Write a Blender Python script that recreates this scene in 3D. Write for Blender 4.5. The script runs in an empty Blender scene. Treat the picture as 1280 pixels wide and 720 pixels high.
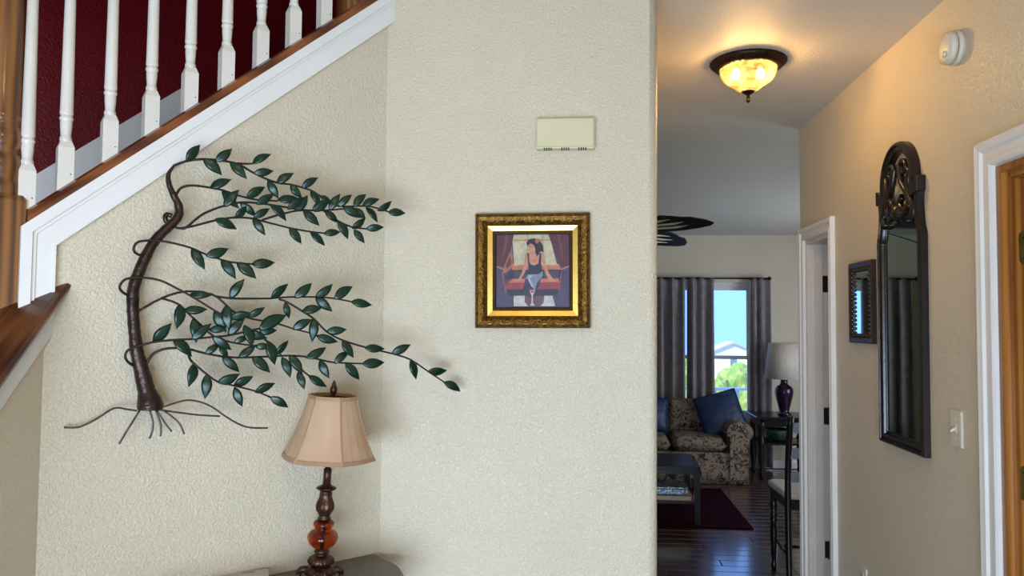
import bpy, bmesh, math, random
from mathutils import Vector, Matrix
random.seed(7)
scene = bpy.context.scene
col = scene.collection
PI = math.pi
R = math.radians

# ------------------------------------------------------------------ camera
EYE = Vector((0.0, 0.0, 1.55))
FPX = 960.0
_y, _p, _r = R(5.36), R(2.56), R(0.5)
_f = Vector((-math.sin(_y) * math.cos(_p), math.cos(_y) * math.cos(_p), math.sin(_p)))
_rt = Vector((math.cos(_y), math.sin(_y), 0))
_up = _rt.cross(_f)
CR = _rt * math.cos(_r) + _up * math.sin(_r)
CU = _up * math.cos(_r) - _rt * math.sin(_r)
cd = bpy.data.cameras.new('camera')
cam = bpy.data.objects.new('camera', cd)
col.objects.link(cam)
cd.sensor_width = 36.0
cd.lens = 36.0 * FPX / 1280.0
cd.clip_start = 0.02
cd.clip_end = 300
cam.matrix_world = Matrix(((CR.x, CU.x, -_f.x, EYE.x), (CR.y, CU.y, -_f.y, EYE.y), (CR.z, CU.z, -_f.z, EYE.z), (0, 0, 0, 1)))
scene.camera = cam


def on_plane(x, y, P0, n):
    """point where the sight line through photo pixel (x, y) meets a real plane of the room"""
    d = _f + CR * ((x - 640) / FPX) - CU * ((y - 360) / FPX)
    t = (Vector(P0) - EYE).dot(n) / d.dot(n)
    return EYE + d * t


# ------------------------------------------------------------------ world, sun, daylight, exposure
scene.view_settings.view_transform = 'Standard'
scene.view_settings.look = 'None'
scene.view_settings.exposure = 0.0
scene.view_settings.gamma = 1.0
scene.view_settings.use_curve_mapping = False
W = bpy.data.worlds.new('sky')
scene.world = W
W.use_nodes = True
bg = W.node_tree.nodes['Background']
bg.inputs[0].default_value = (0.19, 0.40, 1.0, 1)
bg.inputs[1].default_value = 2.5


def lamp(name, kind, loc, energy, color, rot=None, size=None, size_y=None, radius=None, angle=None, target=None):
    l = bpy.data.lights.new(name, kind)
    l.energy = energy
    l.color = color
    if kind == 'AREA':
        l.shape = 'RECTANGLE'
        l.size = size
        l.size_y = size_y or size
    if radius is not None:
        l.shadow_soft_size = radius
    if angle is not None:
        l.angle = angle
    o = bpy.data.objects.new(name, l)
    col.objects.link(o)
    o.location = loc
    if target is not None:
        o.rotation_euler = (Vector(target) - Vector(loc)).to_track_quat('-Z', 'Y').to_euler()
    elif rot is not None:
        o.rotation_euler = rot
    return o


lamp('sun', 'SUN', (-4, -4, 9), 8.0, (1, 0.95, 0.86), angle=0.02, target=(-3.2, -3.2, 7.6))
lamp('daylight_entry_window', 'AREA', (-0.45, -1.44, 0.72), 128, (0.68, 0.825, 1.0), size=2.3, size_y=1.2, target=(-0.45, 3, 0.72))
lamp('daylight_living_window', 'AREA', (3.46, 6.2, 1.30), 43, (0.92, 0.97, 1.0), size=1.9, size_y=1.4, target=(0, 6.2, 1.30))

# ------------------------------------------------------------------ materials


def s2l(c):
    c /= 255.0
    return c / 12.92 if c <= 0.04045 else ((c + 0.055) / 1.055) ** 2.4


def rgb(r, g, b):
    return (s2l(r), s2l(g), s2l(b), 1)


def new_mat(name):
    m = bpy.data.materials.new(name)
    m.use_nodes = True
    nt = m.node_tree
    return m, nt, nt.nodes['Principled BSDF']


def coords(nt, scale=(1, 1, 1), rot=(0, 0, 0)):
    tc = nt.nodes.new('ShaderNodeTexCoord')
    mp = nt.nodes.new('ShaderNodeMapping')
    mp.inputs['Scale'].default_value = scale
    mp.inputs['Rotation'].default_value = rot
    nt.links.new(tc.outputs['Object'], mp.inputs['Vector'])
    return mp.outputs['Vector']


def noise(nt, vec, scale, detail=3, rough=0.5, dist=0.0):
    n = nt.nodes.new('ShaderNodeTexNoise')
    n.inputs['Scale'].default_value = scale
    n.inputs['Detail'].default_value = detail
    n.inputs['Roughness'].default_value = rough
    n.inputs['Distortion'].default_value = dist
    nt.links.new(vec, n.inputs['Vector'])
    return n.outputs['Fac']


def ramp(nt, fac, stops, interp='LINEAR'):
    r = nt.nodes.new('ShaderNodeValToRGB')
    cr = r.color_ramp
    cr.interpolation = interp
    while len(cr.elements) < len(stops):
        cr.elements.new(0.5)
    for e, (p, c) in zip(cr.elements, stops):
        e.position = p
        e.color = c
    nt.links.new(fac, r.inputs['Fac'])
    return r.outputs['Color']


def bump(nt, bsdf, height, dist, strength=1.0):
    b = nt.nodes.new('ShaderNodeBump')
    b.inputs['Strength'].default_value = strength
    b.inputs['Distance'].default_value = dist
    nt.links.new(height, b.inputs['Height'])
    nt.links.new(b.outputs['Normal'], bsdf.inputs['Normal'])


def plain(name, c, rough=0.5, metal=0.0, bumps=None, vary=None, spec=None, stretch=(1, 1, 1)):
    """one paint or metal with slight tone variation (vary=(scale, second colour)) and fine relief (bumps=(scale, metres))"""
    m, nt, b = new_mat(name)
    b.inputs['Base Color'].default_value = c
    b.inputs['Roughness'].default_value = rough
    b.inputs['Metallic'].default_value = metal
    if spec is not None:
        b.inputs['Specular IOR Level'].default_value = spec
    v = coords(nt, stretch)
    if vary is None:
        vary = (9.0, tuple(x * 0.9 for x in c[:3]) + (1,))
    cc = ramp(nt, noise(nt, v, vary[0], 4), [(0.3, c), (0.72, vary[1])])
    nt.links.new(cc, b.inputs['Base Color'])
    if bumps:
        bump(nt, b, noise(nt, v, bumps[0], 3), bumps[1])
    return m


def plaster(name, c, rough=0.45, depth=0.0013, scale=150, spec=0.5):
    m, nt, b = new_mat(name)
    b.inputs['Roughness'].default_value = rough
    b.inputs['Specular IOR Level'].default_value = spec
    v = coords(nt)
    c2 = tuple(x * 0.955 for x in c[:3]) + (1,)
    nt.links.new(ramp(nt, noise(nt, v, 3.0, 3), [(0.35, c), (0.7, c2)]), b.inputs['Base Color'])
    h = ramp(nt, noise(nt, v, scale, 3, 0.55, 0.6), [(0.40, (0, 0, 0, 1)), (0.64, (1, 1, 1, 1))])
    bump(nt, b, h, depth)
    return m


def wood(name, c1, c2, c3, rough=0.35, scale=(1, 1, 1), freq=14, spec=0.5, coat=0.0, pitch=0.0):
    """grain runs along the axis whose scale is small"""
    m, nt, b = new_mat(name)
    v = coords(nt, (1, 1, 1), (0, pitch, 0))
    sc_ = nt.nodes.new('ShaderNodeMapping')
    sc_.inputs['Scale'].default_value = scale
    nt.links.new(v, sc_.inputs['Vector'])
    v = sc_.outputs['Vector']
    n = noise(nt, v, freq, 6, 0.6, 0.8)
    w = nt.nodes.new('ShaderNodeTexWave')
    w.inputs['Scale'].default_value = freq * 0.5
    w.inputs['Distortion'].default_value = 5.0
    w.inputs['Detail'].default_value = 3
    nt.links.new(v, w.inputs['Vector'])
    mx = nt.nodes.new('ShaderNodeMix')
    mx.inputs[0].default_value = 0.4
    nt.links.new(n, mx.inputs[2])
    nt.links.new(w.outputs['Fac'], mx.inputs[3])
    nt.links.new(ramp(nt, mx.outputs[0], [(0.25, c1), (0.5, c2), (0.78, c3)]), b.inputs['Base Color'])
    b.inputs['Roughness'].default_value = rough
    b.inputs['Specular IOR Level'].default_value = spec
    b.inputs['Coat Weight'].default_value = coat
    b.inputs['Coat Roughness'].default_value = 0.13 if coat > 0.8 else 0.15
    b.inputs['Coat IOR'].default_value = 2.1 if coat > 0.8 else 1.5
    bump(nt, b, n, 0.0006)
    return m


def pane_glass(name):
    m, nt, b = new_mat(name)
    out = nt.nodes['Material Output']
    nt.nodes.remove(b)
    tr = nt.nodes.new('ShaderNodeBsdfTransparent')
    tr.inputs[0].default_value = (0.95, 0.985, 0.985, 1)
    gl = nt.nodes.new('ShaderNodeBsdfGlossy')
    gl.inputs['Roughness'].default_value = 0.02
    fr = nt.nodes.new('ShaderNodeFresnel')
    fr.inputs[0].default_value = 1.35
    mx = nt.nodes.new('ShaderNodeMixShader')
    nt.links.new(fr.outputs[0], mx.inputs[0])
    nt.links.new(tr.outputs[0], mx.inputs[1])
    nt.links.new(gl.outputs[0], mx.inputs[2])
    nt.links.new(mx.outputs[0], out.inputs[0])
    return m


def tinted_glass(name, c):
    m, nt, b = new_mat(name)
    b.inputs['Base Color'].default_value = c
    b.inputs['Transmission Weight'].default_value = 0.95
    b.inputs['Roughness'].default_value = 0.02
    b.inputs['IOR'].default_value = 1.42
    v = coords(nt)
    bump(nt, b, noise(nt, v, 60, 2), 0.0008)
    return m


def mirror_mat(name, tint):
    m, nt, b = new_mat(name)
    b.inputs['Base Color'].default_value = tint
    b.inputs['Metallic'].default_value = 1.0
    b.inputs['Roughness'].default_value = 0.015
    return m


def lit_bowl(name):
    """frosted, lightly etched glass: passes the bulbs' light partly straight, mostly scattered"""
    m, nt, b = new_mat(name)
    out = nt.nodes['Material Output']
    nt.nodes.remove(b)
    v = coords(nt)
    cc = ramp(nt, noise(nt, v, 34, 3, 0.5, 1.0), [(0.42, (0.082, 0.078, 0.040, 1)), (0.60, (0.040, 0.030, 0.012, 1))])
    tl = nt.nodes.new('ShaderNodeBsdfTranslucent')
    nt.links.new(cc, tl.inputs[0])
    df = nt.nodes.new('ShaderNodeBsdfDiffuse')
    nt.links.new(cc, df.inputs[0])
    tp = nt.nodes.new('ShaderNodeBsdfTransparent')
    tp.inputs[0].default_value = (1.0, 0.93, 0.72, 1)
    m1 = nt.nodes.new('ShaderNodeMixShader')
    m1.inputs[0].default_value = 0.25
    nt.links.new(tl.outputs[0], m1.inputs[1])
    nt.links.new(df.outputs[0], m1.inputs[2])
    m2 = nt.nodes.new('ShaderNodeMixShader')
    m2.inputs[0].default_value = 0.45
    nt.links.new(m1.outputs[0], m2.inputs[1])
    nt.links.new(tp.outputs[0], m2.inputs[2])
    nt.links.new(m2.outputs[0], out.inputs[0])
    return m


def floral(name):
    m, nt, b = new_mat(name)
    v = coords(nt)
    n1 = noise(nt, v, 12, 3, 0.6, 1.8)
    n2 = noise(nt, v, 16, 3, 0.6, 1.2)
    base = ramp(nt, n1, [(0.40, rgb(132, 116, 96)), (0.545, rgb(124, 108, 88)), (0.565, rgb(58, 28, 30)), (0.61, rgb(74, 34, 36)), (0.635, rgb(124, 108, 88))], 'LINEAR')
    leaf = ramp(nt, n2, [(0.56, (0, 0, 0, 1)), (0.585, (1, 1, 1, 1))])
    mx = nt.nodes.new('ShaderNodeMix')
    mx.data_type = 'RGBA'
    nt.links.new(leaf, mx.inputs[0])
    nt.links.new(base, mx.inputs[6])
    mx.inputs[7].default_value = rgb(38, 32, 30)
    nt.links.new(mx.outputs[2], b.inputs['Base Color'])
    b.inputs['Roughness'].default_value = 0.9
    bump(nt, b, noise(nt, v, 300, 2), 0.0008)
    return m


CREAM = rgb(217, 205, 178)
MT = {}
MT['wall'] = plaster('cream_textured_paint', CREAM, 0.42)
MT['wall_smooth'] = plaster('cream_smooth_paint', CREAM, 0.55, 0.0006, 160)
MT['ceiling'] = plaster('ceiling_paint', rgb(212, 206, 192), 0.6, 0.0007, 150)
MT['red'] = plaster('burgundy_textured_paint', rgb(100, 1, 14), 0.36, 0.0006, 130, 0.4)
MT['white'] = plain('white_gloss_trim_paint', rgb(232, 229, 222), 0.3, vary=(5, rgb(226, 223, 216)))
MT['white_flat'] = plain('white_plastic', rgb(214, 207, 188), 0.4, vary=(12, rgb(210, 202, 182)))
MT['cream_plastic'] = plain('aged_cream_plastic', rgb(214, 206, 166), 0.42, vary=(12, rgb(208, 200, 160)))
MT['baluster'] = plain('cream_white_baluster_paint', rgb(226, 221, 208), 0.35, vary=(8, rgb(216, 210, 196)))
MT['oak_v'] = wood('golden_oak_upright', rgb(76, 42, 16), rgb(120, 74, 32), rgb(148, 98, 48), 0.32, (1, 1, 0.08), 30, coat=0.3)
MT['oak_h'] = wood('red_brown_oak_along', rgb(70, 32, 12), rgb(112, 58, 24), rgb(146, 84, 40), 0.28, (0.05, 1, 1), 60, coat=0.3, pitch=R(40))
MT['oak_cap'] = wood('dark_brown_oak_along', rgb(58, 28, 14), rgb(92, 48, 24), rgb(120, 70, 36), 0.3, (0.04, 1, 1), 60, coat=0.3, pitch=R(40))
MT['pine'] = wood('knotty_pine_stained', rgb(118, 66, 18), rgb(160, 98, 34), rgb(178, 118, 52), 0.35, (1, 1, 0.06), 24, coat=0.3)
MT['floor'] = wood('dark_floorboard', rgb(38, 16, 10), rgb(58, 26, 15), rgb(70, 34, 20), 0.30, (0.12, 1, 1), 16, coat=1.0)
MT['floor_gap'] = plain('floor_gap', rgb(20, 9, 6), 0.6)
MT['black_wood'] = plain('black_painted_wood', rgb(15, 12, 12), 0.28, vary=(20, rgb(22, 17, 16)), spec=0.35)
MT['mirror_frame'] = plain('ebonised_frame', rgb(15, 12, 12), 0.26, bumps=(70, 0.0006), vary=(18, rgb(30, 19, 16)))
MT['frame_small'] = plain('dark_carved_frame', rgb(36, 24, 20), 0.35, bumps=(90, 0.001), vary=(40, rgb(62, 42, 32)))
MT['mirror'] = mirror_mat('mirror_silver', (0.78, 0.95, 0.92, 1))
MT['bronze'] = plain('antique_bronze', rgb(96, 66, 48), 0.38, 0.75, bumps=(130, 0.0009), vary=(55, rgb(44, 28, 22)))
MT['bronze_dark'] = plain('oil_rubbed_bronze', rgb(58, 44, 30), 0.42, 0.7, bumps=(160, 0.0012), vary=(70, rgb(26, 18, 12)))
MT['amber'] = tinted_glass('amber_glass', (0.40, 0.05, 0.008, 1))
MT['shade'] = plain('champagne_silk', rgb(198, 164, 132), 0.5, bumps=(260, 0.0005), vary=(24, rgb(186, 150, 118)), stretch=(1, 1, 0.3))
MT['shade_band'] = plain('champagne_band', rgb(176, 140, 108), 0.55, vary=(30, rgb(162, 126, 96)))
MT['trunk'] = plain('brown_painted_metal_bark', rgb(66, 48, 38), 0.33, 0.55, bumps=(55, 0.003), vary=(40, rgb(38, 27, 22)))
MT['wire'] = plain('dark_brown_wire', rgb(52, 34, 32), 0.4, 0.4, vary=(60, rgb(36, 24, 24)))
MT['root'] = plain('bare_steel_wire', rgb(92, 80, 80), 0.35, 0.7, vary=(60, rgb(62, 52, 54)))
MT['leaf'] = plain('dark_green_enamel', rgb(12, 50, 34), 0.30, 0.2, vary=(30, rgb(8, 38, 22)))
MT['table'] = plain('grey_olive_painted_wood', rgb(96, 92, 82), 0.38, vary=(12, rgb(86, 82, 73)))
MT['book'] = plain('pale_pink_paper_cover', rgb(206, 178, 168), 0.55, vary=(16, rgb(198, 190, 184)))
MT['pages'] = plain('paper_pages', rgb(218, 208, 190), 0.8)
MT['ink'] = plain('dark_ink', rgb(70, 60, 56), 0.7)
MT['gold'] = plain('bright_gold_leaf', rgb(232, 196, 104), 0.30, 0.9, vary=(30, rgb(222, 180, 84)), bumps=(200, 0.0003))
MT['gold_dark'] = plain('antique_gold_carving', rgb(138, 100, 38), 0.42, 0.75, vary=(120, rgb(52, 34, 12)), bumps=(190, 0.0016))
MT['gold_relief'] = plain('worn_gold_relief', rgb(176, 134, 56), 0.38, 0.8, vary=(90, rgb(112, 78, 28)))
MT['frame_edge'] = plain('dark_frame_edge', rgb(58, 32, 18), 0.4, vary=(60, rgb(36, 20, 12)))
MT['glass'] = pane_glass('window_glass')
MT['bowl'] = lit_bowl('etched_lamp_glass')
MT['curtain'] = plain('grey_satin_curtain', rgb(140, 132, 130), 0.5, vary=(14, rgb(118, 112, 112)), bumps=(260, 0.0004))
MT['black_metal'] = plain('black_metal', rgb(18, 18, 18), 0.4, 0.4)
MT['floral'] = floral('floral_upholstery')
MT['blue'] = plain('navy_satin_cushion', rgb(20, 48, 84), 0.5, vary=(9, rgb(14, 36, 66)), bumps=(14, 0.012))
MT['rug'] = plain('burgundy_rug', rgb(38, 2, 19), 0.95, bumps=(260, 0.003), vary=(30, rgb(28, 1, 13)), spec=0.05)
MT['linen'] = plain('linen_shade', rgb(206, 196, 180), 0.8, vary=(60, rgb(190, 178, 160)), bumps=(300, 0.0006), stretch=(1, 1, 0.3))
MT['purple'] = plain('aubergine_ceramic', rgb(44, 18, 44), 0.18, vary=(6, rgb(34, 14, 36)))
MT['fan_dark'] = plain('black_wing_enamel', rgb(12, 12, 12), 0.4)
MT['fan_cream'] = plain('cream_wing_panel', rgb(248, 246, 214), 0.5, vary=(14, rgb(236, 232, 186)))
MT['pewter'] = plain('pewter_motor', rgb(96, 94, 92), 0.35, 0.7)
MT['silver_tray'] = plain('embossed_silver_box', rgb(150, 166, 178), 0.25, 0.7, vary=(45, rgb(70, 80, 90)), bumps=(60, 0.003))
MT['mustard'] = plain('mustard_book_cover', rgb(150, 112, 50), 0.6)
MT['brass'] = plain('lacquered_brass', rgb(176, 150, 76), 0.28, 0.85, vary=(25, rgb(150, 124, 58)))
MT['hinge'] = plain('dark_bronze_hinge', rgb(46, 38, 34), 0.4, 0.6)
MT['jamb'] = plain('white_door_jamb', rgb(214, 206, 194), 0.35)
MT['seat'] = plain('cream_seat_leather', rgb(200, 192, 178), 0.4)
MT['foliage'] = plain('outdoor_foliage', rgb(96, 142, 70), 0.8, vary=(6, rgb(150, 160, 90)))
MT['siding'] = plain('white_siding', rgb(240, 240, 238), 0.7)
MT['roof'] = plain('grey_roof', rgb(170, 170, 176), 0.8)
MT['grass'] = plain('outdoor_ground', rgb(120, 140, 90), 0.9, vary=(1.0, rgb(150, 145, 100)))
MT['deck'] = plain('weathered_deck', rgb(176, 178, 178), 0.7)
MT['fern'] = plain('dark_green_glass', rgb(60, 84, 74), 0.15)
MT['black_hole'] = plain('dark_slot', rgb(14, 14, 16), 0.8)

# ------------------------------------------------------------------ mesh builder


class MB:
    def __init__(s):
        s.v, s.f, s.m, s.sm = [], [], [], []

    def add(s, verts, faces, mi=0, smooth=False):
        o = len(s.v)
        s.v += [tuple(p) for p in verts]
        s.f += [tuple(i + o for i in f) for f in faces]
        s.m += [mi] * len(faces)
        s.sm += [smooth] * len(faces)
        return s

    def box(s, lo, hi, mi=0):
        x0, y0, z0 = lo
        x1, y1, z1 = hi
        s.add([(x0, y0, z0), (x1, y0, z0), (x1, y1, z0), (x0, y1, z0), (x0, y0, z1), (x1, y0, z1), (x1, y1, z1), (x0, y1, z1)],
              [(0, 3, 2, 1), (4, 5, 6, 7), (0, 1, 5, 4), (1, 2, 6, 5), (2, 3, 7, 6), (3, 0, 4, 7)], mi)
        return s

    def prism(s, poly, f0, f1, mi=0, smooth=False):
        """poly: 2D outline; f0, f1 map (u, v) to 3D on the two caps"""
        n = len(poly)
        vs = [f0(*p) for p in poly] + [f1(*p) for p in poly]
        fs = [tuple(range(n))[::-1], tuple(range(n, 2 * n))]
        s.add(vs, fs, mi)
        s.add(vs, [(i, (i + 1) % n, n + (i + 1) % n, n + i) for i in range(n)], mi, smooth)
        return s

    def lathe(s, prof, n=24, c=(0, 0, 0), mi=0, smooth=True, lean=(0, 0), wob=None, cap=True):
        vs, fs = [], []
        k = len(prof)
        for j, (r, z) in enumerate(prof):
            for i in range(n):
                a = 2 * PI * i / n
                rr = r * (wob(a, j) if wob else 1)
                vs.append((c[0] + rr * math.cos(a) + lean[0] * z, c[1] + rr * math.sin(a) + lean[1] * z, c[2] + z))
        for j in range(k - 1):
            for i in range(n):
                i2 = (i + 1) % n
                fs.append((j * n + i, j * n + i2, (j + 1) * n + i2, (j + 1) * n + i))
        s.add(vs, fs, mi, smooth)
        if cap:
            if prof[0][0] > 1e-5:
                s.add(vs[:n], [tuple(range(n))[::-1]], mi)
            if prof[-1][0] > 1e-5:
                s.add(vs[-n:], [tuple(range(n))], mi)
        return s

    def tube(s, pts, rad, n=6, mi=0, closed=False):
        pts = [Vector(p) for p in pts]
        if not hasattr(rad, '__len__'):
            rad = [rad] * len(pts)
        vs, fs = [], []
        prev = None
        N = len(pts)
        for i, p in enumerate(pts):
            if closed:
                t = pts[(i + 1) % N] - pts[i - 1]
            else:
                t = pts[min(i + 1, N - 1)] - pts[max(i - 1, 0)]
            if t.length < 1e-9:
                t = Vector((0, 0, 1))
            t.normalize()
            if prev is None:
                a = Vector((0, 0, 1)) if abs(t.z) < 0.9 else Vector((1, 0, 0))
                u = t.cross(a).normalized()
            else:
                u = (prev - t * prev.dot(t))
                u = u.normalized() if u.length > 1e-6 else t.orthogonal().normalized()
            prev = u
            w = t.cross(u)
            for k in range(n):
                a = 2 * PI * k / n
                vs.append(p + (u * math.cos(a) + w * math.sin(a)) * rad[i])
        for i in range(N if closed else N - 1):
            j = (i + 1) % N
            for k in range(n):
                k2 = (k + 1) % n
                fs.append((i * n + k, i * n + k2, j * n + k2, j * n + k))
        s.add(vs, fs, mi, True)
        if not closed:
            s.add(vs[:n], [tuple(range(n))[::-1]], mi)
            s.add(vs[-n:], [tuple(range(n))], mi)
        return s

    def sweep(s, path, prof, n_out, closed=True, mi=0, smooth=False):
        """prof (across, out) swept along a mitred closed 2D path (u, v); n_out(u, v, out) -> 3D; positive 'across' = inwards"""
        P = [Vector(p) for p in path]
        N = len(P)
        rings = []
        for i in range(N):
            a, b, c = P[i - 1], P[i], P[(i + 1) % N]
            if not closed and i == 0:
                e1 = e2 = (c - b).normalized()
            elif not closed and i == N - 1:
                e1 = e2 = (b - a).normalized()
            else:
                e1, e2 = (b - a).normalized(), (c - b).normalized()
            n1, n2 = Vector((-e1.y, e1.x)), Vector((-e2.y, e2.x))
            k = (n1 + n2)
            k = k / max(0.25, k.dot(n1)) if k.length > 1e-6 else n1
            rings.append([n_out(b.x + k.x * w, b.y + k.y * w, h) for w, h in prof])
        m = len(prof)
        vs = [q for r in rings for q in r]
        fs = []
        for i in range(N if closed else N - 1):
            j = (i + 1) % N
            for t in range(m - 1):
                fs.append((i * m + t, j * m + t, j * m + t + 1, i * m + t + 1))
        s.add(vs, fs, mi, smooth)
        if not closed:
            s.add(rings[0], [tuple(range(m))], mi)
            s.add(rings[-1], [tuple(range(m))[::-1]], mi)
        return s

    def build(s, name, mats, parent=None, fix=True, bevel=0.0, subdiv=0):
        me = bpy.data.meshes.new(name)
        me.from_pydata(s.v, [], s.f)
        if not isinstance(mats, (list, tuple)):
            mats = [mats]
        for m in mats:
            me.materials.append(MT[m] if isinstance(m, str) else m)
        me.polygons.foreach_set('material_index', s.m)
        me.polygons.foreach_set('use_smooth', s.sm)
        if fix:
            bm = bmesh.new()
            bm.from_mesh(me)
            bmesh.ops.remove_doubles(bm, verts=bm.verts, dist=1e-6)
            bmesh.ops.recalc_face_normals(bm, faces=bm.faces)
            bm.to_mesh(me)
            bm.free()
        me.update()
        o = bpy.data.objects.new(name, me)
        col.objects.link(o)
        if parent is not None:
            o.parent = parent
        if bevel:
            b = o.modifiers.new('bevel', 'BEVEL')
            b.width = bevel
            b.segments = 2
            b.limit_method = 'ANGLE'
        if subdiv:
            b = o.modifiers.new('subdivision', 'SUBSURF')
            b.levels = b.render_levels = subdiv
        return o


def tag(o, label, cat, group=None, kind=None):
    o['label'] = label
    o['category'] = cat
    if group:
        o['group'] = group
    if kind:
        o['kind'] = kind
    return o


def thing(name, label, cat, loc=(0, 0, 0), rz=0, group=None):
    e = bpy.data.objects.new(name, None)
    e.empty_display_size = 0.1
    col.objects.link(e)
    e.location = loc
    e.rotation_euler = (0, 0, rz)
    return tag(e, label, cat, group)


def struct(o, label=None):
    o['kind'] = 'structure'
    if label:
        o['label'] = label
        o['category'] = o.name.split('_')[0].split('.')[0]
    return o


def strip(o):
    for k in ('label', 'category', 'group'):
        if k in o:
            del o[k]
    return o


def local(e, p):
    return e.matrix_basis.inverted() @ Vector(p)


def smooth_path(pts, sub=4):
    """Catmull-Rom through points (tuples of any length)"""
    out = []
    n = len(pts)
    for i in range(n - 1):
        p0, p1, p2, p3 = pts[max(i - 1, 0)], pts[i], pts[i + 1], pts[min(i + 2, n - 1)]
        for k in range(sub):
            t = k / sub
            out.append(tuple(0.5 * (2 * b + (c - a) * t + (2 * a - 5 * b + 4 * c - d) * t * t + (3 * b - a - 3 * c + d) * t ** 3)
                             for a, b, c, d in zip(p0, p1, p2, p3)))
    out.append(tuple(pts[-1]))
    return out


# ------------------------------------------------------------------ plan of the house (metres; +Y down the hall)
CEIL = 2.53
XR = 1.075            # hall's right wall
YC = 2.20             # wall with the picture
XH = 0.208            # hall's left wall
YE = 3.94             # hall opens into the living room
YF = 8.62             # living room's window wall
XL, XRR = -3.3, 3.5
YB = -1.5
CX = -0.583           # corner between stair wall and picture wall
AD = Vector((math.sin(R(46)), math.cos(R(46)), 0))
AN = Vector((-AD.y, AD.x, 0))
AR = math.atan2(AD.y, AD.x)
CO = Vector((CX, YC, 0))


def A(a, b, z):
    """stair-wall coordinates: along the wall (left is negative), into the wall, up"""
    return CO + AD * a + AN * b + Vector((0, 0, z))


AQ = -0.852
Q = A(AQ, 0, 0)
BRZ = R(98)
BX = Vector((math.cos(BRZ), math.sin(BRZ), 0))
BY = Vector((-BX.y, BX.x, 0))


def B(x, y, z):
    return Q + BX * x + BY * y + Vector((0, 0, z))


def rake(a):
    return 2.524 + 0.855 * a


# ---------------- floor
m = MB()
m.box((XL - 0.1, YB - 0.1, -0.12), (XRR + 0.1, YF + 0.1, -0.006))
floor = struct(m.build('floor', 'floor_gap'), 'dark stained hardwood floor of long boards')
PW, PL, G = 0.118, 1.25, 0.0022
pm = MB()
e = 0.004
pm.add([(0, 0, -0.008), (PL - G, 0, -0.008), (PL - G, PW - G, -0.008), (0, PW - G, -0.008),
        (0, 0, -0.003), (PL - G, 0, -0.003), (PL - G, PW - G, -0.003), (0, PW - G, -0.003),
        (e, e, 0), (PL - G - e, e, 0), (PL - G - e, PW - G - e, 0), (e, PW - G - e, 0)],
       [(0, 1, 5, 4), (1, 2, 6, 5), (2, 3, 7, 6), (3, 0, 4, 7), (4, 5, 9, 8), (5, 6, 10, 9), (6, 7, 11, 10), (7, 4, 8, 11), (8, 9, 10, 11)])
plank = pm.build('plank', 'floor', floor)
first = True
row = 0
y = YE - 0.6
while y < YF - PW:
    off = (row * 0.437) % PL
    x = -1.3 - off
    while x < 3.0:
        if first:
            p = plank
            first = False
        else:
            p = plank.copy()
            col.objects.link(p)
            p.parent = floor
        p.location = (x, y, 0)
        x += PL
    y += PW
    row += 1
m = MB()
m.box((XL, YB, -0.006), (XRR, YE - 0.602, -0.0005))
m.build('entry_boards', 'floor', floor)

# ---------------- ceiling
poly = [(-0.93, YB), (XRR, YB), (XRR, YF), (XL, YF), (XL, YE + 0.05), (CX - 0.02, YE + 0.05), (CX - 0.02, YC + 0.02), (Q.x, Q.y), (-0.95, -0.28)]
m = MB()
m.prism(poly, lambda u, v: (u, v, CEIL), lambda u, v: (u, v, CEIL + 0.12))
struct(m.build('ceiling', 'ceiling'), 'flat cream ceiling with fine texture')
m = MB()
m.box((XL - 0.1, YB - 0.1, 5.2), (XRR + 0.1, YF + 0.1, 5.3))
struct(m.build('ceiling_upper', 'ceiling'), 'high ceiling over the stairwell')

# ---------------- stair wall (below the rake)
m = MB()
a0, a1 = AQ, 0.02
m.prism([(a0, 0), (a1, 0), (a1, rake(a1)), (-0.905, rake(-0.905)), (-0.905, 1.50), (a0, 1.50)], lambda u, v: A(u, 0, v), lambda u, v: A(u, 0.12, v))
struct(m.build('wall_stair', 'wall'), 'cream textured wall under the staircase')

# ---------------- picture wall with its rounded corner, and the hall's left side
m = MB()
rc = 0.024
prof = [(CX - 0.09, YC + 0.12), (CX, YC), (XH - rc, YC)] + [(XH - rc + rc * math.sin(t), YC + rc - rc * math.cos(t)) for t in [PI / 2 * i / 8 for i in range(1, 9)]] + [(XH, YE)]
prof2 = prof + [(XH - 0.12, YE), (XH - 0.12, YC + 0.12)]
m.prism(prof2, lambda u, v: (u, v, 0), lambda u, v: (u, v, CEIL + 0.3))
wc = m.build('wall_center', 'wall')
struct(wc, 'cream textured wall with rounded edge beside the hall')
for p in wc.data.polygons:
    if abs(p.normal.z) < 0.5 and p.area < 0.03:
        p.use_smooth = True

# ---------------- right wall with two door openings
D1 = (1.30, 2.108, 1.968)      # near doorway y0, y1, head
D2 = (3.475, 3.850, 1.955)    # far doorway
m = MB()
TH = 0.12


def wall_x(mm, x0, x1, y0, y1, z0, z1):
    mm.box((x0, y0, z0), (x1, y1, z1))


for y0, y1, z0 in ((YB, D1[0], 0), (D1[0], D1[1], D1[2]), (D1[1], D2[0], 0), (D2[0], D2[1], D2[2]), (D2[1], YE, 0)):
    wall_x(m, XR, XR + TH, y0, y1, z0, CEIL)
struct(m.build('wall_right', 'wall'), 'cream textured hall wall with the mirrors')

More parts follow.
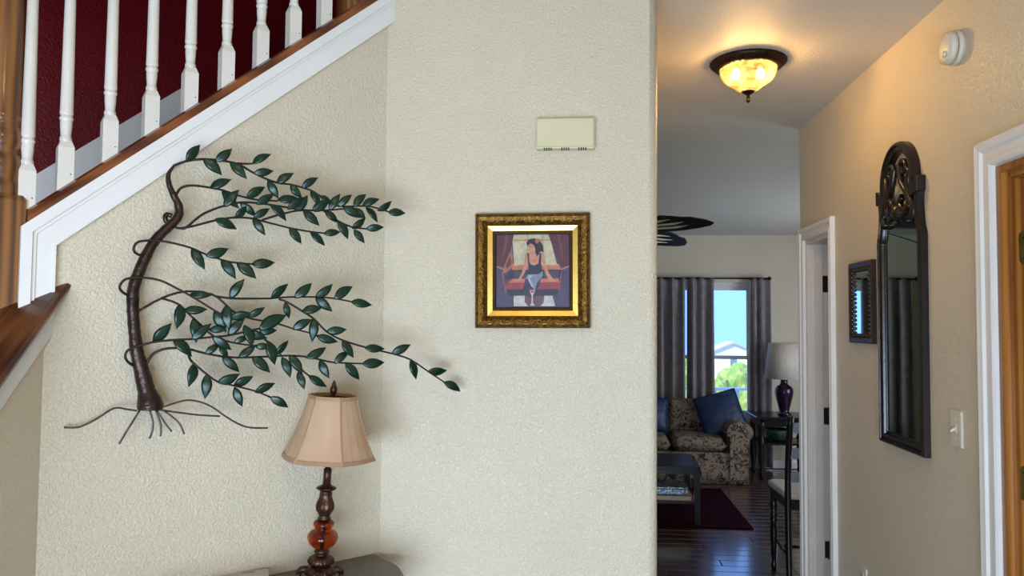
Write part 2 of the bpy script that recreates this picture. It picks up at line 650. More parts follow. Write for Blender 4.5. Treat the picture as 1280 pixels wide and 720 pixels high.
# ---------------- shell
m = MB()
m.box((XL - 0.1, YB, 0), (XL, YF, 5.2))
struct(m.build('wall_left', 'wall_smooth'), 'cream outer wall')
m = MB()
wy0, wy1, wz0, wz1 = 5.2, 7.2, 0.6, 2.05
m.box((XRR, YB, 0), (XRR + 0.1, wy0, 5.2)).box((XRR, wy1, 0), (XRR + 0.1, YF, 5.2))
m.box((XRR, wy0, 0), (XRR + 0.1, wy1, wz0)).box((XRR, wy0, wz1), (XRR + 0.1, wy1, 5.2))
struct(m.build('wall_side', 'wall_smooth'), 'cream living room side wall')
m = MB()
wx0, wx1, wz0, wz1 = -1.65, 0.75, 0.08, 1.36
m.box((XL - 0.1, YB - 0.1, 0), (wx0, YB, 5.2)).box((wx1, YB - 0.1, 0), (XRR + 0.1, YB, 5.2))
m.box((wx0, YB - 0.1, 0), (wx1, YB, wz0)).box((wx0, YB - 0.1, wz1), (wx1, YB, 5.2))
struct(m.build('wall_back', 'wall_smooth'), 'cream entry wall with the front window')
m = MB()
m.box((XR + TH, YE - 0.12, 0), (XRR, YE, CEIL)).box((XL, YE - 0.02, 0), (XH - 0.12, YE, CEIL + 0.1)).box((CX, YE - 0.06, 0), (XH - 0.12, YE, CEIL))
struct(m.build('wall_living_back', 'wall_smooth'), 'cream inner wall of the living room')

# ---------------- window wall
WINS = [(-0.98, -0.18), (1.00, 1.875)]
WZ0, WZ1 = 0.52, 2.01
m = MB()
xs = [XL] + [v for w in WINS for v in w] + [XRR]
for i in range(0, len(xs), 2):
    m.box((xs[i], YF, 0), (xs[i + 1], YF + 0.14, 5.2))
for x0, x1 in WINS:
    m.box((x0, YF, 0), (x1, YF + 0.14, WZ0)).box((x0, YF, WZ1), (x1, YF + 0.14, 5.2))
struct(m.build('wall_living', 'wall_smooth'), 'cream living room wall behind the sofa')
m = MB()
for x0, x1 in ((XL, XRR),):
    m.prism([(0, 0), (0.014, 0), (0.014, 0.07), (0.006, 0.085), (0, 0.085)], lambda u, v: (XL, YF - u, v), lambda u, v: (XRR, YF - u, v))
struct(m.build('baseboard_living', 'white'), 'white baseboard along the living room wall')
m = MB()
for y0, y1 in ((D1[1] + 0.08, D2[0] - 0.07),):
    m.prism([(0, 0), (0.014, 0), (0.014, 0.07), (0.006, 0.085), (0, 0.085)], lambda u, v: (XR - u, y0, v), lambda u, v: (XR - u, y1, v))
struct(m.build('baseboard_right', 'white'), 'white baseboard along the hall wall')

for k, (x0, x1) in enumerate(WINS):
    m = MB()
    fw = 0.045
    yw = YF + 0.05
    for lo, hi in (((x0, yw, WZ0), (x0 + fw, yw + 0.06, WZ1)), ((x1 - fw, yw, WZ0), (x1, yw + 0.06, WZ1)), ((x0 + fw, yw, WZ0), (x1 - fw, yw + 0.06, WZ0 + fw)), ((x0 + fw, yw, WZ1 - fw), (x1 - fw, yw + 0.06, WZ1))):
        m.box(lo, hi)
    w = struct(m.build('window_%d' % (k + 1), 'white'), ['white sash window behind the open grey curtains' if k else 'white sash window seen in the small mirror'][0])
    mid = 1.185
    for nm, z0, z1, dy in (('upper_sash', mid - 0.02, WZ1 - fw, 0.03), ('lower_sash', WZ0 + fw, mid + 0.02, 0.008)):
        s = MB()
        sw = 0.04
        u0, u1 = x0 + fw, x1 - fw
        for lo, hi in (((u0, yw + dy, z0), (u0 + sw, yw + dy + 0.022, z1)), ((u1 - sw, yw + dy, z0), (u1, yw + dy + 0.022, z1)), ((u0 + sw, yw + dy, z0), (u1 - sw, yw + dy + 0.022, z0 + sw)), ((u0 + sw, yw + dy, z1 - sw), (u1 - sw, yw + dy + 0.022, z1))):
            s.box(lo, hi)
        so = s.build(nm, 'white', w)
        g = MB()
        g.add([(u0 + sw, yw + dy + 0.011, z0 + sw), (u1 - sw, yw + dy + 0.011, z0 + sw), (u1 - sw, yw + dy + 0.011, z1 - sw), (u0 + sw, yw + dy + 0.011, z1 - sw)], [(0, 1, 2, 3)])
        g.build('pane', 'glass', so)
    s = MB()
    s.box((x0 - 0.04, YF - 0.03, WZ0 - 0.03), (x1 + 0.04, YF + 0.11, WZ0))
    s.build('sill', 'white', w)

# entry window and side window (out of the picture, where the daylight enters)
for nm, lab, axis, c0, c1, z0, z1, pos in (('window_3', 'white framed front window of the entry', 'x', -1.65, 0.75, 0.08, 1.36, YB - 0.06), ('window_4', 'white framed side window of the living room', 'y', 5.2, 7.2, 0.6, 2.05, XRR + 0.05)):
    m = MB()
    t = 0.05
    mid = (c0 + c1) / 2
    segs = [(c0, c0 + t, z0, z1), (c1 - t, c1, z0, z1), (mid - t / 2, mid + t / 2, z0 + t, z1 - t), (c0 + t, c1 - t, z0, z0 + t), (c0 + t, c1 - t, z1 - t, z1)]
    for u0, u1, v0, v1 in segs:
        if axis == 'x':
            m.box((u0, pos, v0), (u1, pos + 0.04, v1))
        else:
            m.box((pos, u0, v0), (pos + 0.04, u1, v1))
    struct(m.build(nm, 'white'), lab)

# ---------------- stairwell: red wall, skirt, steps
m = MB()
RB = 0.98
m.prism([(-1.75, 0), (1.35, 0), (1.35, 5.2), (-1.75, 5.2)], lambda u, v: A(u, RB, v), lambda u, v: A(u, RB + 0.1, v))
struct(m.build('wall_stairwell', 'red'), 'deep burgundy textured wall of the stairwell')


_k0 = on_plane(38, 222, A(0, RB - 0.016, 0), AN)
_k1 = on_plane(227, 110, A(0, RB - 0.016, 0), AN)
_ka0, _ka1 = (_k0 - CO).dot(AD), (_k1 - CO).dot(AD)


def skirt_z(a):
    return _k0.z + (_k1.z - _k0.z) * (a - _ka0) / (_ka1 - _ka0)


m = MB()
_ke = _ka1 + 0.03
m.prism([(-1.75, skirt_z(-1.75) - 0.26), (_ke, skirt_z(_ke) - 0.26), (_ke, skirt_z(_ke)), (-1.75, skirt_z(-1.75))], lambda u, v: A(u, RB, v), lambda u, v: A(u, RB - 0.016, v))
struct(m.build('trim_1', 'white'), 'white stair skirt board on the burgundy wall')
st = struct(MB().prism([(-0.9, rake(-0.9) - 0.42), (0.9, rake(0.9) - 0.42), (0.9, rake(0.9) - 0.30), (-0.9, rake(-0.9) - 0.30)], lambda u, v: A(u, 0.16, v), lambda u, v: A(u, 0.94, v)).build('floor_stairs', 'floor_gap'), 'staircase rising behind the banister')
run = 0.245
for k in range(7):
    au = -0.9 + run * k
    z = rake(au) - 0.14
    t = MB().box((0, 0, 0), (run + 0.03, 0.80, 0.028)).build('tread', 'oak_h', st)
    t.rotation_euler = (0, 0, AR)
    t.location = A(au - 0.03, 0.15, z)
    r_ = MB().box((0, 0, 0), (0.016, 0.80, 0.181)).build('riser', 'white', st)
    r_.rotation_euler = (0, 0, AR)
    r_.location = A(au, 0.15, z - 0.181)

# ---------------- lower curb wall coming towards the entry, with its cap
BM = 0.83


def capz(x):
    return 1.612 + BM * x


m = MB()
x_end = -1.88
m.prism([(0.0, 0), (0.0, capz(0.0) - 0.034), (x_end, capz(x_end) - 0.034), (x_end, 0)], lambda u, v: B(u, 0, v), lambda u, v: B(u, 0.12, v))
struct(m.build('wall_curb', 'wall_smooth'), 'cream low wall beside the lower stairs')

# white trims on the stair wall
m = MB()
bot = 0.096


def stair_poly(lo, hi, al, ar):
    return [(al, rake(al) - lo), (ar, rake(ar) - lo), (ar, rake(ar) - hi), (al, rake(al) - hi)]


# flat board with the mitred vertical leg
ai, ao = -0.836, -0.905
board = [(ao, 1.50), (ai, 1.56), (ai, rake(ai) - bot), (0.018, rake(0.018) - bot), (0.018, rake(0.018)), (ao, rake(ao))]
m.prism(board, lambda u, v: A(u, 0.0, v), lambda u, v: A(u, -0.012, v))
# raised moulding along the upper and outer edge
mo = [(ao, 1.50), (ao + 0.022, 1.52), (ao + 0.022, rake(ao + 0.022) - 0.030), (0.022, rake(0.022) - 0.030), (0.022, rake(0.022)), (ao, rake(ao))]
m.prism(mo, lambda u, v: A(u, -0.012, v), lambda u, v: A(u, -0.022, v))
mo = [(ao, 1.50), (ao + 0.030, 1.525), (ao + 0.030, rake(ao + 0.030) - 0.040), (0.020, rake(0.020) - 0.040), (0.020, rake(0.020)), (ao, rake(ao))]
m.prism(mo, lambda u, v: A(u, -0.010, v), lambda u, v: A(u, -0.016, v))
bl = [(ai - 0.006, 1.56), (ai, 1.56), (ai, rake(ai) - bot), (0.018, rake(0.018) - bot), (0.018, rake(0.018) - bot + 0.010), (ai - 0.006, rake(ai - 0.006) - bot + 0.010)]
m.prism(bl, lambda u, v: A(u, -0.010, v), lambda u, v: A(u, -0.015, v))
struct(m.build('trim_2', 'white', bevel=0.0015), 'white moulded stair stringer trim on the cream wall')
m = MB()
m.prism([(0.03, capz(0.03) - 0.034), (0.02, capz(0.02) - 0.105), (x_end, capz(x_end) - 0.105), (x_end, capz(x_end) - 0.034)], lambda u, v: B(u, -0.014, v), lambda u, v: B(u, 0.0, v))
struct(m.build('trim_3', 'white', bevel=0.002), 'white trim board under the lower stair cap')

# ---------------- banister
rail = thing('stair_banister', 'white turned balusters between oak newels and rails along the stairs', 'banister', tuple(A(-0.9, 0.06, 1.6)), AR)


def RL(a, b, z):
    """stair-wall coordinates -> banister's own"""
    return (a + 0.9, b - 0.06, z - 1.6)


m = MB()
sh = [(-0.016, 0.0), (-0.018, 0.012), (-0.012, 0.024), (0.004, 0.030), (0.116, 0.030), (0.130, 0.024), (0.136, 0.0)]
al, ar = -0.893, 0.0
m.prism(sh, lambda u, v: RL(al, u, rake(al) + v), lambda u, v: RL(ar, u, rake(ar) + v))
o = m.build('shoe_rail', 'oak_h', rail)
o['label'] = 'red-brown oak shoe rail'
m = MB()
hr = [(-0.03, 0.0), (-0.032, 0.03), (-0.02, 0.055), (0.02, 0.055), (0.032, 0.03), (0.03, 0.0)]
H = 0.80
m.prism(hr, lambda u, v: RL(-0.92, 0.06 + u, rake(-0.92) + H + v), lambda u, v: RL(-0.02, 0.06 + u, rake(-0.02) + H + v))
m.build('handrail', 'oak_h', rail)
bw = 0.0165
for i in range(9):
    a = -0.910 + 0.0896 * i + (0.016 if i == 0 else 0)
    z0 = rake(a) + 0.030
    k = 0.855
    m = MB()
    # square foot cut to the rake
    h1 = 0.088
    vs = [RL(a + sx * bw, 0.021 + sy * bw, z0 + k * sx * bw) for sx, sy in ((-1, -1), (1, -1), (1, 1), (-1, 1))]
    vs += [RL(a + sx * bw, 0.021 + sy * bw, z0 + h1) for sx, sy in ((-1, -1), (1, -1), (1, 1), (-1, 1))]
    q = 0.0108
    vs += [RL(a + sx * q, 0.021 + sy * q, z0 + h1 + 0.016) for sx, sy in ((-1, -1), (1, -1), (1, 1), (-1, 1))]
    fs = [(0, 3, 2, 1)] + [(j, (j + 1) % 4, 4 + (j + 1) % 4, 4 + j) for j in range(4)] + [(4 + j, 4 + (j + 1) % 4, 8 + (j + 1) % 4, 8 + j) for j in range(4)] + [(8, 9, 10, 11)]
    m.add(vs, fs)
    c = RL(a, 0.021, z0 + h1 + 0.012)
    prof = [(0.0108, 0.0), (0.0124, 0.003), (0.0130, 0.008), (0.0126, 0.012), (0.0108, 0.015), (0.0112, 0.022), (0.0124, 0.036), (0.0128, 0.047), (0.0120, 0.050), (0.0142, 0.053), (0.0146, 0.057), (0.0138, 0.060), (0.0118, 0.062), (0.0138, 0.066), (0.0144, 0.070), (0.0138, 0.075), (0.0136, 0.10), (0.0128, 0.20), (0.0116, 0.34), (0.0100, H - h1 - 0.02)]
    m.lathe(prof, 16, c)
    b = m.build('baluster', 'baluster', rail)
    n = MB()
    p = RL(a + 0.010, 0.021 - bw - 0.0003, z0 + 0.018 + 0.0085)
    n.lathe([(0.0, -0.0004), (0.0016, 0.0), (0.0, 0.0004)], 8, (0, 0, 0))
    n.v = [(p[0] + v[0], p[1] + v[2], p[2] + v[1]) for v in n.v]
    n.build('nail_hole', 'ink', b)


def newel(a, b, zb, block, top, w):
    m = MB()
    hw = w / 2
    m.prism([(-hw, -hw), (hw, -hw), (hw, hw), (-hw, hw)], lambda u, v: RL(a + u, b + v, zb), lambda u, v: RL(a + u, b + v, zb + block - 0.012))
    m.prism([(-hw, -hw), (hw, -hw), (hw, hw), (-hw, hw)], lambda u, v: RL(a + u, b + v, zb + block - 0.012), lambda u, v: RL(a + u * 0.86, b + v * 0.86, zb + block))
    c = RL(a, b, zb + block)
    pr = [(hw * k_, z_ * 1.7 if z_ < 0.12 else z_ + 0.075) for k_, z_ in ((0.98, -0.003), (1.0, 0.006), (0.97, 0.014), (0.82, 0.019), (0.80, 0.024), (0.92, 0.029), (0.97, 0.040), (0.92, 0.050), (0.78, 0.054), (0.77, 0.060), (0.92, 0.065), (0.97, 0.074), (0.90, 0.085), (0.78, 0.091), (0.80, 0.098), (0.86, 0.102), (0.80, 0.107), (0.82, 0.16), (0.80, 0.30), (0.66, top))]
    m.lathe(pr, 32, c)
    return m.build('newel_post', 'oak_v', rail)


newel(-0.941, 0.044, 1.545, 0.275, 0.62, 0.092)
newel(-0.085, 0.060, rake(-0.13) + 0.02, 0.36, 0.40, 0.075)
m = MB()
cp = [(-0.030, -0.030), (-0.038, -0.020), (-0.040, -0.010), (-0.034, -0.002), (-0.024, 0.0), (0.15, 0.0), (0.158, -0.012), (0.15, -0.034), (-0.024, -0.034)]
x1 = 0.02


# the cap is cut on the line of the stair wall; its own x axis runs along the low wall
m.prism(cp, lambda u, v: (0.010 - u * 0.72, u, capz(0.010 - u * 0.72) + v - 1.6), lambda u, v: (x_end - 0.02, u, capz(x_end - 0.02) + v - 1.6))
o = m.build('curb_cap', 'oak_cap', rail)
_rel = B(0, 0, 1.6) - A(-0.9, 0.06, 1.6)
o.location = (_rel.dot(AD), _rel.dot(AN), 0)
o.rotation_euler = (0, 0, BRZ - AR)
o['label'] = 'brown oak cap on the low wall'

# ---------------- metal wall tree
T0 = on_plane(190, 505, A(0, -0.045, 0), AN)
T1 = on_plane(575, 488, (0, YC - 0.03, 0), Vector((0, 1, 0)))
TN = Vector((T1.y - T0.y, -(T1.x - T0.x), 0)).normalized()
tree = thing('metal_wall_tree', 'windswept metal tree with green leaves hung on the cream stair wall', 'wall art', tuple(T0))


def TP(x, y, off=0.0):
    """tree plane: through trunk foot on the stair wall and the last leaf by the picture wall"""
    return on_plane(x, y, T0 + TN * off, TN) - T0


def zp(ox, oy, s, pts):
    return [(ox + p[0] / s, oy + p[1] / s) for p in pts]


z4 = lambda *p: zp(140, 170, 4, p)
z5 = lambda *p: zp(320, 170, 4, p)
z6 = lambda *p: zp(140, 340, 4, p)
z7 = lambda *p: zp(340, 340, 4, p)
z8 = lambda *p: zp(60, 460, 4.267, p)
PX = (T0 - EYE).dot(_f) / FPX     # metres per photo pixel at the tree
tk = [(x, y, r) for (x, y), r in zip(z4((312, 146), (283, 190), (285, 240), (305, 290), (330, 340), (335, 390), (310, 430), (255, 480), (210, 530), (170, 600), (135, 680)), (5, 11, 14, 17, 20, 22, 24, 25, 26, 28, 28))]
tk += [(x, y, r) for (x, y), r in zip(z6((108, 80), (104, 150), (108, 240), (115, 320), (125, 400), (145, 480), (165, 560), (180, 620), (190, 660), (190, 688)), (29, 29, 29, 30, 32, 36, 40, 48, 62, 60))]
tk = smooth_path(tk, 4)
m = MB()
pts = [TP(x, y) for x, y, r in tk]
rad = [r / 4 * PX * random.uniform(0.94, 1.06) for x, y, r in tk]
m.tube(pts, rad, 14)
o = m.build('trunk', 'trunk', tree)
o['label'] = 'dark brown curved metal trunk'
hk = z4((300, 400), (278, 392), (266, 402), (270, 425), (285, 432), (300, 425))
m = MB().tube([TP(x, y, -0.012) for x, y in smooth_path(hk, 3)], 0.006, 8)
m.build('wall_hook', 'trunk', tree)
roots = [z8((475, 228), (420, 220), (370, 212), (330, 225), (280, 258), (220, 292), (160, 316), (85, 317)), z8((490, 225), (430, 320), (380, 404)), z8((543, 225), (560, 290), (555, 340), (541, 377)),
         z8((575, 225), (598, 290), (603, 330), (600, 364)), z8((582, 225), (625, 295), (660, 338)), z8((590, 210), (650, 250), (700, 295), (727, 352)), z8((590, 222), (700, 238), (800, 250), (917, 257)),
         z8((600, 212), (680, 186), (740, 172), (800, 178), (870, 205), (950, 260), (1020, 300), (1080, 318), (1172, 320))]
for i, p in enumerate(roots):
    MB().tube([TP(x, y, 0.004 * (i % 3)) for x, y in smooth_path(p, 4)], 0.0024, 6).build('root', 'root', tree)
br = [
    z4((305, 150), (370, 126), (450, 116), (520, 120), (590, 130), (640, 145), (700, 180), (760, 210), (830, 235)) + z5((170, 242), (270, 270), (320, 300), (370, 338), (430, 352), (550, 350), (610, 362), (660, 378)),
    z4((625, 137), (665, 139), (705, 138)),
    z4((322, 292), (345, 260), (400, 247), (490, 258), (550, 270), (640, 300), (720, 318), (830, 325)),
    z4((318, 458), (345, 462), (370, 458), (440, 400), (500, 370), (558, 350), (640, 332), (720, 335), (800, 345), (880, 358)) + z5((200, 366), (300, 373), (400, 368), (480, 358)),
    z4((340, 462), (400, 452), (516, 422), (610, 408), (700, 412), (750, 425), (880, 458)) + z5((210, 468), (270, 478), (340, 486)),
    z4((750, 420), (830, 395), (880, 383)) + z5((190, 376), (240, 372)),
    z5((340, 375), (410, 425), (480, 455), (550, 464)),
    z4((150, 600), (118, 585), (108, 562), (130, 530), (200, 522), (280, 530), (390, 558), (470, 592), (560, 622), (620, 634), (700, 640)),
    z6((85, 120), (52, 100), (38, 72), (70, 35), (150, 28), (240, 42), (330, 85), (420, 135), (512, 192), (590, 232)),
    z6((133, 195), (250, 130), (370, 97), (500, 112), (570, 165), (610, 200), (690, 232), (760, 245), (840, 262)) + z7((100, 282), (190, 305), (225, 318)),
    z6((250, 132), (330, 160), (400, 225), (450, 270), (510, 322), (600, 352), (690, 366), (770, 372)),
    z6((520, 122), (600, 132), (700, 133), (790, 132)) + z7((35, 128), (110, 125), (217, 125), (310, 132), (395, 148)),
    z7((35, 136), (75, 150), (150, 195), (210, 235), (272, 297), (350, 340), (463, 375), (600, 408), (690, 437), (780, 497), (860, 550)),
    z6((112, 470), (80, 450), (66, 420), (90, 385), (200, 352), (305, 340), (400, 335), (500, 325), (580, 318), (660, 300), (735, 282)),
    z6((172, 462), (200, 415), (250, 388), (310, 380), (380, 385), (460, 405), (550, 422), (630, 428), (700, 426), (800, 422)) + z7((90, 418), (170, 424), (240, 438), (310, 452), (450, 458)),
    z6((380, 400), (390, 435), (412, 460), (470, 508), (527, 548), (600, 566), (715, 595), (790, 625)),
    z6((740, 315), (800, 370), (850, 420)),
    z7((85, 415), (150, 490), (185, 518)),
]
BOFF = [0.010, 0.010, 0.004, 0.014, 0.002, 0.010, 0.016, 0.012, 0.020, 0.006, 0.0, 0.006, 0.012, 0.018, 0.010, 0.022, 0.004, 0.014]
for p, of in zip(br, BOFF):
    q = smooth_path(p, 3)
    n = len(q)
    MB().tube([TP(x, y, of * min(1, i / 8 + 0.3)) for i, (x, y) in enumerate(q)], [0.0032 - 0.0010 * i / n for i in range(n)], 6).build('branch', 'wire', tree)
L4 = [(372, 128, 438, 47), (455, 112, 546, 193), (517, 128, 596, 66), (590, 128, 671, 212), (702, 138, 792, 92), (708, 185, 804, 175), (778, 222, 830, 310), (490, 258, 592, 218), (550, 272, 633, 360), (560, 355, 632, 272), (672, 308, 762, 257), (722, 342, 808, 292), (640, 335, 718, 400), (615, 412, 672, 350), (708, 408, 786, 364), (516, 414, 620, 464), (704, 410, 764, 494), (792, 342, 868, 422), (398, 560, 462, 664), (470, 600, 578, 564), (545, 615, 616, 712), (623, 632, 718, 710), (698, 640, 810, 632)]
L5 = [(103, 236, 185, 188), (228, 260, 308, 210), (172, 240, 228, 308), (108, 318, 208, 310), (158, 366, 240, 308), (195, 375, 256, 300), (272, 275, 318, 350), (318, 298, 376, 332), (290, 378, 366, 318), (366, 372, 418, 292), (412, 355, 478, 295), (488, 352, 548, 293), (532, 345, 614, 316), (608, 374, 676, 326), (660, 380, 744, 386), (550, 355, 606, 430), (435, 355, 526, 408), (490, 360, 546, 412), (345, 375, 408, 432), (236, 372, 314, 446), (408, 425, 458, 514), (480, 464, 545, 410), (490, 468, 541, 534), (550, 464, 636, 456), (338, 488, 420, 480), (272, 478, 342, 546), (166, 458, 225, 536), (282, 372, 352, 320)]
L6 = [(385, 115, 498, 115), (590, 134, 660, 38), (795, 135, 878, 62), (340, 160, 324, 280), (360, 188, 474, 186), (205, 350, 294, 260), (305, 335, 396, 420), (405, 232, 420, 350), (397, 338, 494, 260), (512, 192, 568, 298), (572, 165, 585, 285), (585, 232, 700, 208), (680, 225, 762, 178), (580, 320, 660, 236), (482, 290, 572, 290), (735, 288, 868, 218), (660, 265, 700, 370), (662, 300, 772, 330), (735, 302, 822, 292), (610, 352, 684, 325), (500, 322, 594, 388), (465, 410, 540, 358), (550, 425, 634, 498), (535, 372, 578, 430), (632, 428, 718, 365), (713, 372, 792, 372), (780, 345, 812, 460), (700, 422, 787, 500), (820, 415, 880, 345), (850, 425, 890, 525), (412, 455, 384, 570), (474, 510, 464, 630), (527, 552, 635, 510), (608, 568, 702, 524), (612, 575, 650, 670), (715, 603, 812, 558), (790, 625, 878, 676), (865, 150, 885, 230)]
L7 = [(113, 130, 196, 58), (217, 125, 300, 62), (312, 136, 400, 74), (395, 148, 496, 165), (218, 125, 298, 195), (150, 195, 248, 178), (103, 288, 198, 238), (208, 232, 200, 345), (272, 296, 370, 288), (222, 318, 326, 348), (352, 340, 406, 426), (312, 458, 384, 398), (463, 378, 560, 384), (598, 408, 690, 364), (695, 436, 720, 533), (780, 495, 872, 492), (858, 550, 940, 596), (450, 458, 558, 452), (367, 455, 435, 536), (170, 430, 267, 378), (240, 438, 285, 528), (85, 415, 150, 508), (128, 500, 160, 584), (183, 518, 270, 572)]
leaves = [z4(l[:2], l[2:]) for l in L4] + [z5(l[:2], l[2:]) for l in L5] + [z6(l[:2], l[2:]) for l in L6] + [z7(l[:2], l[2:]) for l in L7]
for i, ((x0, y0), (x1, y1)) in enumerate(leaves):
    of = 0.012 + 0.004 * (i % 4)
    b0, t0 = TP(x0, y0, of), TP(x1, y1, of + random.uniform(-0.004, 0.008))
    ax = t0 - b0
    ln = ax.length * 1.05
    ax.normalize()
    sd = ax.cross(TN).normalized()
    # a slight twist of every blade
    sd = (sd * math.cos(0.0) + TN * random.uniform(-0.35, 0.35)).normalized()
    up = sd.cross(ax).normalized()
    if up.dot(TN) < 0:
        up = -up
    wd = ln * random.uniform(0.195, 0.230)
    bend = random.uniform(-0.05, 0.05) * ln
    S = [(0.0, 0.10), (0.12, 0.55), (0.28, 0.92), (0.45, 1.0), (0.62, 0.86), (0.78, 0.56), (0.90, 0.24), (1.0, 0.015)]
    vs, fs = [], []
    for s, w in S:
        c = b0 + ax * (ln * s) + sd * (bend * math.sin(PI * s)) + up * (0.004 * math.sin(PI * s))
        for k, hgt in ((-1, 0.0), (-0.5, 0.0030), (0, 0.0006), (0.5, 0.0030), (1, 0.0)):
            vs.append(c + sd * (wd * w * k) + up * (hgt * w))
    nb = len(vs)
    for j in range(len(S) - 1):
        for k in range(4):
            fs.append((j * 5 + k, j * 5 + k + 1, j * 5 + k + 6, j * 5 + k + 5))
    bk = [v - up * 0.0012 for v in vs]
    fs2 = [tuple(nb + q for q in f[::-1]) for f in fs]
    rim = [j * 5 for j in range(len(S))] + [(len(S) - 1) * 5 + k for k in range(1, 5)] + [j * 5 + 4 for j in range(len(S) - 2, -1, -1)] + [3, 2, 1]
    fs3 = [(rim[k], rim[(k + 1) % len(rim)], nb + rim[(k + 1) % len(rim)], nb + rim[k]) for k in range(len(rim))]
    m = MB()
    m.add(vs + bk, fs + fs2, 0, True)
    m.add(vs + bk, fs3, 0)
    m.build('leaf', 'leaf', tree)

# ---------------- console table
TZ = 0.885
ta, tl = -0.02, 1.04
TBL = thing('console_table', 'grey-olive painted console table with rounded ends against the stair wall', 'table', tuple(A(-0.412, -0.005, 0)), AR)
half = 0.400
dp = 0.30


def top_outline(g):
    """D-shaped top: straight back, rounded front corners"""
    pts = [(-half - g, 0)]
    r = 0.20
    for i in range(0, 13):
        t = PI + PI / 2 * i / 12
        pts.append((-half + r + (r + g) * math.cos(t), -dp + r + (r + g) * math.sin(t)))
    for i in range(0, 13):
        t = 1.5 * PI + PI / 2 * i / 12
        pts.append((half - r + (r + g) * math.cos(t), -dp + r + (r + g) * math.sin(t)))
    pts.append((half + g, 0))
    return pts


m = MB()
lay = [(-0.012, TZ - 0.030), (-0.003, TZ - 0.027), (0.0, TZ - 0.020), (-0.001, TZ - 0.010), (-0.008, TZ - 0.006), (-0.008, TZ)]
rings = [[(u, v, z) for u, v in top_outline(g)] for g, z in lay]
n = len(rings[0])
vs = [p for r_ in rings for p in r_]
fs = [(i * n + k, i * n + (k + 1) % n, (i + 1) * n + (k + 1) % n, (i + 1) * n + k) for i in range(len(lay) - 1) for k in range(n)]
m.add(vs, fs + [tuple(range(n))[::-1], tuple(range((len(lay) - 1) * n, len(lay) * n))])
m.build('table_top', 'table', TBL)
m = MB()
ins = top_outline(-0.05)
m.prism(ins, lambda u, v: (u, v - 0.004, TZ - 0.13), lambda u, v: (u, v - 0.004, TZ - 0.030))
m.build('apron', 'table', TBL)
for lx, ly in ((-0.31, -0.03), (0.31, -0.03), (-0.21, -0.23), (0.21, -0.23)):
    m = MB()
    m.prism([(-0.017, -0.017), (0.017, -0.017), (0.017, 0.017), (-0.017, 0.017)], lambda u, v: (lx + u * 0.6, ly + v * 0.6, 0), lambda u, v: (lx + u, ly + v, TZ - 0.13))
    m.build('leg', 'table', TBL)

# book lying on the table
bc = on_plane(288, 715, (0, 0, TZ + 0.022), Vector((0, 0, 1)))
bk = thing('book', 'pale pink paper-covered book lying on the console table', 'book', (bc.x, bc.y, TZ), AR + R(-20))
m = MB().box((-0.088, -0.14, 0.003), (0.086, -0.006, 0.019))
m.build('pages', 'pages', bk)
m = MB().box((-0.092, -0.145, 0.0), (0.092, 0.0, 0.003)).box((-0.092, -0.145, 0.019), (0.092, 0.0, 0.022)).box((-0.092, -0.003, 0.003), (0.092, 0.0, 0.019))
m.build('cover', 'book', bk)
m = MB()
for i in range(7):
    m.box((0.028 + i * 0.0045, -0.020, 0.0221), (0.031 + i * 0.0045, -0.014, 0.0223))
m.build('title_lettering', 'ink', bk)

# ---------------- amber glass table lamp
lb = on_plane(382, 713, (0, 0, TZ), Vector((0, 0, 1)))
lamp_c = Vector((lb.x, lb.y, TZ))
if (lamp_c - A(0, -0.113, 0)).dot(AN) > 0:      # keep the shade clear of the wall
    lamp_c -= AN * (lamp_c - A(0, -0.113, 0)).dot(AN)
TL = thing('table_lamp', 'table lamp with champagne bell shade and amber glass body on the console table', 'lamp', tuple(lamp_c))
TL.rotation_euler = (0, R(3.3), R(-3))
TL.location.z += 0.003
U = 0.000735
zz = lambda y: (716 - y) * U


def lp(*pr):
    return [(w * U / 2, zz(y)) for w, y in pr]


m = MB()
m.lathe(lp((40, 702), (96, 700), (112, 694), (116, 688), (104, 682), (90, 676), (70, 670), (62, 668)), 40, wob=lambda a, j: 1 + (0.06 * math.cos(8 * a) if 0 < j < 6 else 0))
m.build('base', 'bronze', TL)
for i in range(4):
    a = R(20) + i * PI / 2
    p = [(0.034, 0.021), (0.045, 0.022), (0.053, 0.016), (0.053, 0.008), (0.056, 0.005)]
    MB().tube([(r_ * math.cos(a), r_ * math.sin(a), z) for r_, z in smooth_path(p, 3)], [0.010, 0.010, 0.010, 0.0095, 0.0088, 0.008, 0.0072, 0.0066, 0.0064, 0.0066, 0.0070, 0.0070, 0.005], 8).build('foot', 'bronze', TL)
m = MB()
m.lathe(lp((50, 670), (84, 664), (88, 655), (80, 645), (60, 637), (50, 634)), 48, wob=lambda a, j: 1 + (0.07 * math.cos(16 * a) if 0 < j < 4 else 0))
m.build('fluted_dome', 'bronze', TL)
m = MB()
m.lathe(lp((50, 636), (46, 632), (46, 628), (52, 625), (54, 621), (48, 617), (46, 612), (40, 611)), 32)
m.build('neck', 'bronze', TL)
m = MB()
m.lathe(lp((44, 612), (70, 606), (92, 594), (106, 580), (108, 572), (102, 562), (84, 552), (60, 546), (56, 543), (66, 538), (74, 530), (72, 522), (58, 515), (44, 512)), 40)
o = m.build('glass_body', 'amber', TL)
m = MB()
m.lathe(lp((10, 612), (10, 512)), 10)
m.build('rod', 'bronze_dark', TL)
m = MB()
m.lathe(lp((40, 513), (46, 509), (46, 505), (38, 501), (42, 497), (44, 492), (48, 488), (60, 478), (66, 468), (62, 456), (52, 444), (46, 436), (44, 430), (44, 418), (38, 414), (50, 410), (70, 404), (68, 400), (48, 396), (34, 392), (28, 390)), 40, wob=lambda a, j: 1 + (0.06 * math.cos(8 * a) if 6 < j < 12 else 0))
m.build('carved_column', 'bronze', TL)
m = MB()
